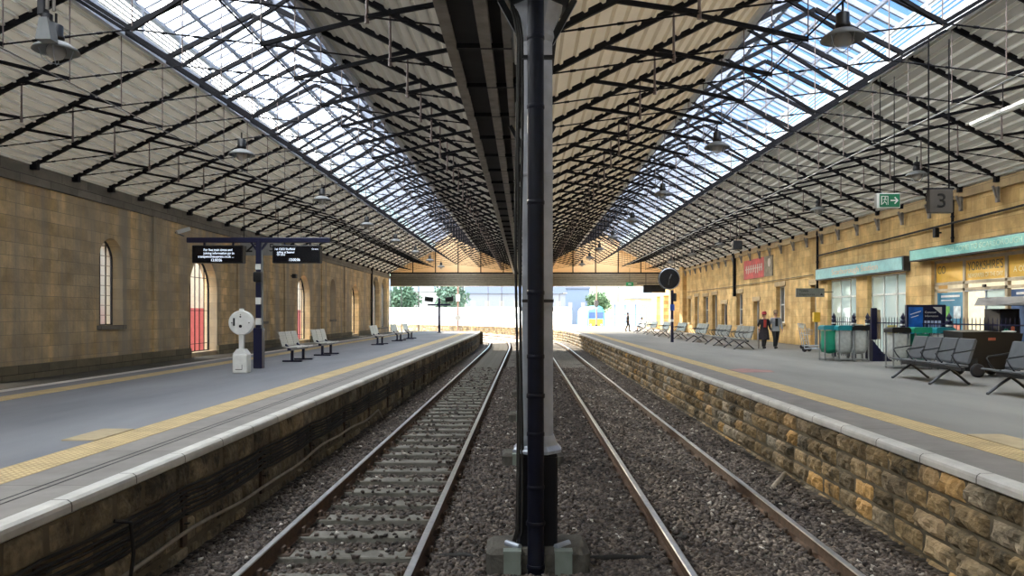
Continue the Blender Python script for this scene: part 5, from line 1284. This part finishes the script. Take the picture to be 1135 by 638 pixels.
house(29,150,16,9,5.8,0,'cream building behind the shelter beyond the right platform',(140,128,104),(84,92,100))
house(8,185,16,10,9,.1,'tall grey blue building behind the passenger train',(84,100,124),(62,72,92))
def tree(x,y,h,label,c):
    t=thing('tree',label,'tree',(x,y,-1.2),0,'trees beyond the shed'); MB().tube([(0,0,0),(.1,0,h*.3),(0,.1,h*.55)],[.35,.25,.12],8).build('trunk',simple('bark',srgb(90,76,64),.9),t)
    V=[];F=[]; R=random.Random(int(x*7+y))
    m=MB()
    for _ in range(1400):
        a=R.uniform(0,2*PI); b=math.acos(R.uniform(-.7,1)); rr=h*.33*R.uniform(.5,1)*(1+.25*math.sin(3*a+5*b)); p=Vector((rr*math.sin(b)*math.cos(a),rr*math.sin(b)*math.sin(a),h*.62+rr*math.cos(b)*1.05))
        u=Vector((R.uniform(-1,1),R.uniform(-1,1),R.uniform(-1,1))).normalized()*.34; v=u.orthogonal().normalized()*.22
        m.add([p-u,p+v,p+u,p-v],[(0,1,2,3)])
    m.build('foliage',simple('foliage',srgb(*c),.8,0,.3,1),t)
for i,(x,y,h,c) in enumerate(((-30,134,9,(62,88,64)),(-22,136,8,(54,82,66)),(-39,134,8,(62,96,100)),(-14,142,9,(66,92,80)),(17,175,8,(66,92,64)))):
    tree(x,y,h,'leafy green tree beyond the shed, %s'%['second from left','third from left','leftmost','fourth from left and behind the rest','right of the passenger train'][i],c)
# retaining wall + fence far
MB().box(-60,2,126,126.5,-1.2,.9).build('wall_far',M['stone_x'],kind='structure')
t=thing('far_fence','long pale metal fence standing on the far stone wall','fence',(-60,126.2,.9)); m=MB(); m2=MB()
for z in (.3,1.1): m.box(0,61,-.03,.03,z,z+.06)
m.build('rail',M['grey'],t)
for k in range(31): m2.box(k*2-.05,k*2+.05,-.05,.05,0,1.3)
m2.build('fence_upright',M['grey'],t)
# coloured hoarding seen through the left doorways; upper part raised to block sun
t=thing('hoarding','pale yard hoarding with red lower band behind the left doorways','hoarding',(-18,6,-1.3))
MB().box(-.1,.1,0,90,0,3.0).build('red_band',simple('dull_red',srgb(196,96,96),.6),t,'dull red lower band'); MB().box(-.1,.1,0,90,3.0,11.5).build('upper_panel',simple('pale_yard_wall',srgb(232,222,204),.6),t)

# ------------------------------------------------------------------ light
W=bpy.data.worlds.new('World'); S.world=W; W.use_nodes=True; t=W.node_tree; bg=t.nodes['Background']
sky=N(t,'ShaderNodeTexSky'); sky.sky_type='NISHITA'; sky.sun_disc=False; sky.sun_elevation=math.radians(20); sky.sun_rotation=math.radians(-22); sky.air_density=1.2; sky.dust_density=.5
tc=N(t,'ShaderNodeTexCoord'); mp=N(t,'ShaderNodeMapping'); mp.inputs['Scale'].default_value=(1,1,2.6); mp.inputs['Location'].default_value=(.3,.2,.1); t.links.new(tc.outputs['Generated'],mp.inputs[0])
no=N(t,'ShaderNodeTexNoise',i_Scale=2.2,i_Detail=9.0,i_Roughness=.55); t.links.new(mp.outputs[0],no.inputs['Vector'])
sp=N(t,'ShaderNodeSeparateXYZ'); t.links.new(tc.outputs['Generated'],sp.inputs[0])
# clouds thicker towards the left (-x), and behind the camera as added fill light
ma=N(t,'ShaderNodeMath',operation='MULTIPLY_ADD'); t.links.new(sp.outputs[0],ma.inputs[0]); ma.inputs[1].default_value=-.45
mz=N(t,'ShaderNodeMath',operation='MULTIPLY_ADD'); t.links.new(sp.outputs[1],mz.inputs[0]); mz.inputs[1].default_value=-.22; t.links.new(no.outputs['Fac'],mz.inputs[2]); t.links.new(mz.outputs[0],ma.inputs[2])
r=ramp(t,ma.outputs[0],[(.38,(0,0,0)),(.56,(1,1,1))])
SKYK=.05
sc=N(t,'ShaderNodeVectorMath',operation='SCALE'); t.links.new(sky.outputs[0],sc.inputs[0]); sc.inputs['Scale'].default_value=SKYK
tint=mix(t,sc.outputs[0],(.50,.84,1.22),1.0,'MULTIPLY'); c=mix(t,tint,(3.5,3.45,3.3),r.outputs[0]); t.links.new(c,bg.inputs[0]); bg.inputs[1].default_value=1.0
sl=bpy.data.lights.new('sun','SUN'); sl.energy=4.0; sl.angle=.02; sl.color=(1,.86,.66); so=bpy.data.objects.new('sun',sl); COL.objects.link(so)
az,el=math.radians(-22),math.radians(18); d=Vector((math.sin(az)*math.cos(el),math.cos(az)*math.cos(el),math.sin(el)))
so.rotation_euler=(d).to_track_quat('Z','Y').to_euler()

for i,y in enumerate((20,25.3,29)):  # fill lights added inside the shop rooms to brighten their windows
    t_=thing('ceiling_light','square ceiling light inside the shop rooms, %s'%['by the automatic doors','in the nearer tall window','in the farther tall window'][i],'light',(15.0,y,3.3))
    MB().box(-.5,.5,-.5,.5,-.06,0).build('housing',M['white'],t_); MB().box(-.45,.45,-.45,.45,-.065,-.06).build('diffuser',emis('ceiling_light_glow',(1,.95,.85),2.2) if i==0 else bpy.data.materials['ceiling_light_glow'],t_)
    la=bpy.data.lights.new('room_light','AREA'); la.size=.9; la.energy=70; la.color=(1,.94,.84); lo=bpy.data.objects.new('room_light',la); COL.objects.link(lo); lo.location=(15,y,3.2)
# ------------------------------------------------------------------ camera
cam=bpy.data.cameras.new('camera'); co=bpy.data.objects.new('camera',cam); COL.objects.link(co); S.camera=co
co.location=(0,0,CZ); co.rotation_euler=(PI/2,0,0); cam.sensor_width=36; cam.lens=36*830/1135; cam.shift_x=-14.5/1135; cam.shift_y=29/1135; cam.clip_end=600; cam.clip_start=.05
S.view_settings.view_transform='Standard'; S.view_settings.look='None'; S.view_settings.gamma=1; S.view_settings.use_curve_mapping=False
S.view_settings.exposure=2.05
S.cycles.max_bounces=8; S.cycles.transparent_max_bounces=10; S.cycles.diffuse_bounces=5
S.cycles.use_denoising=True
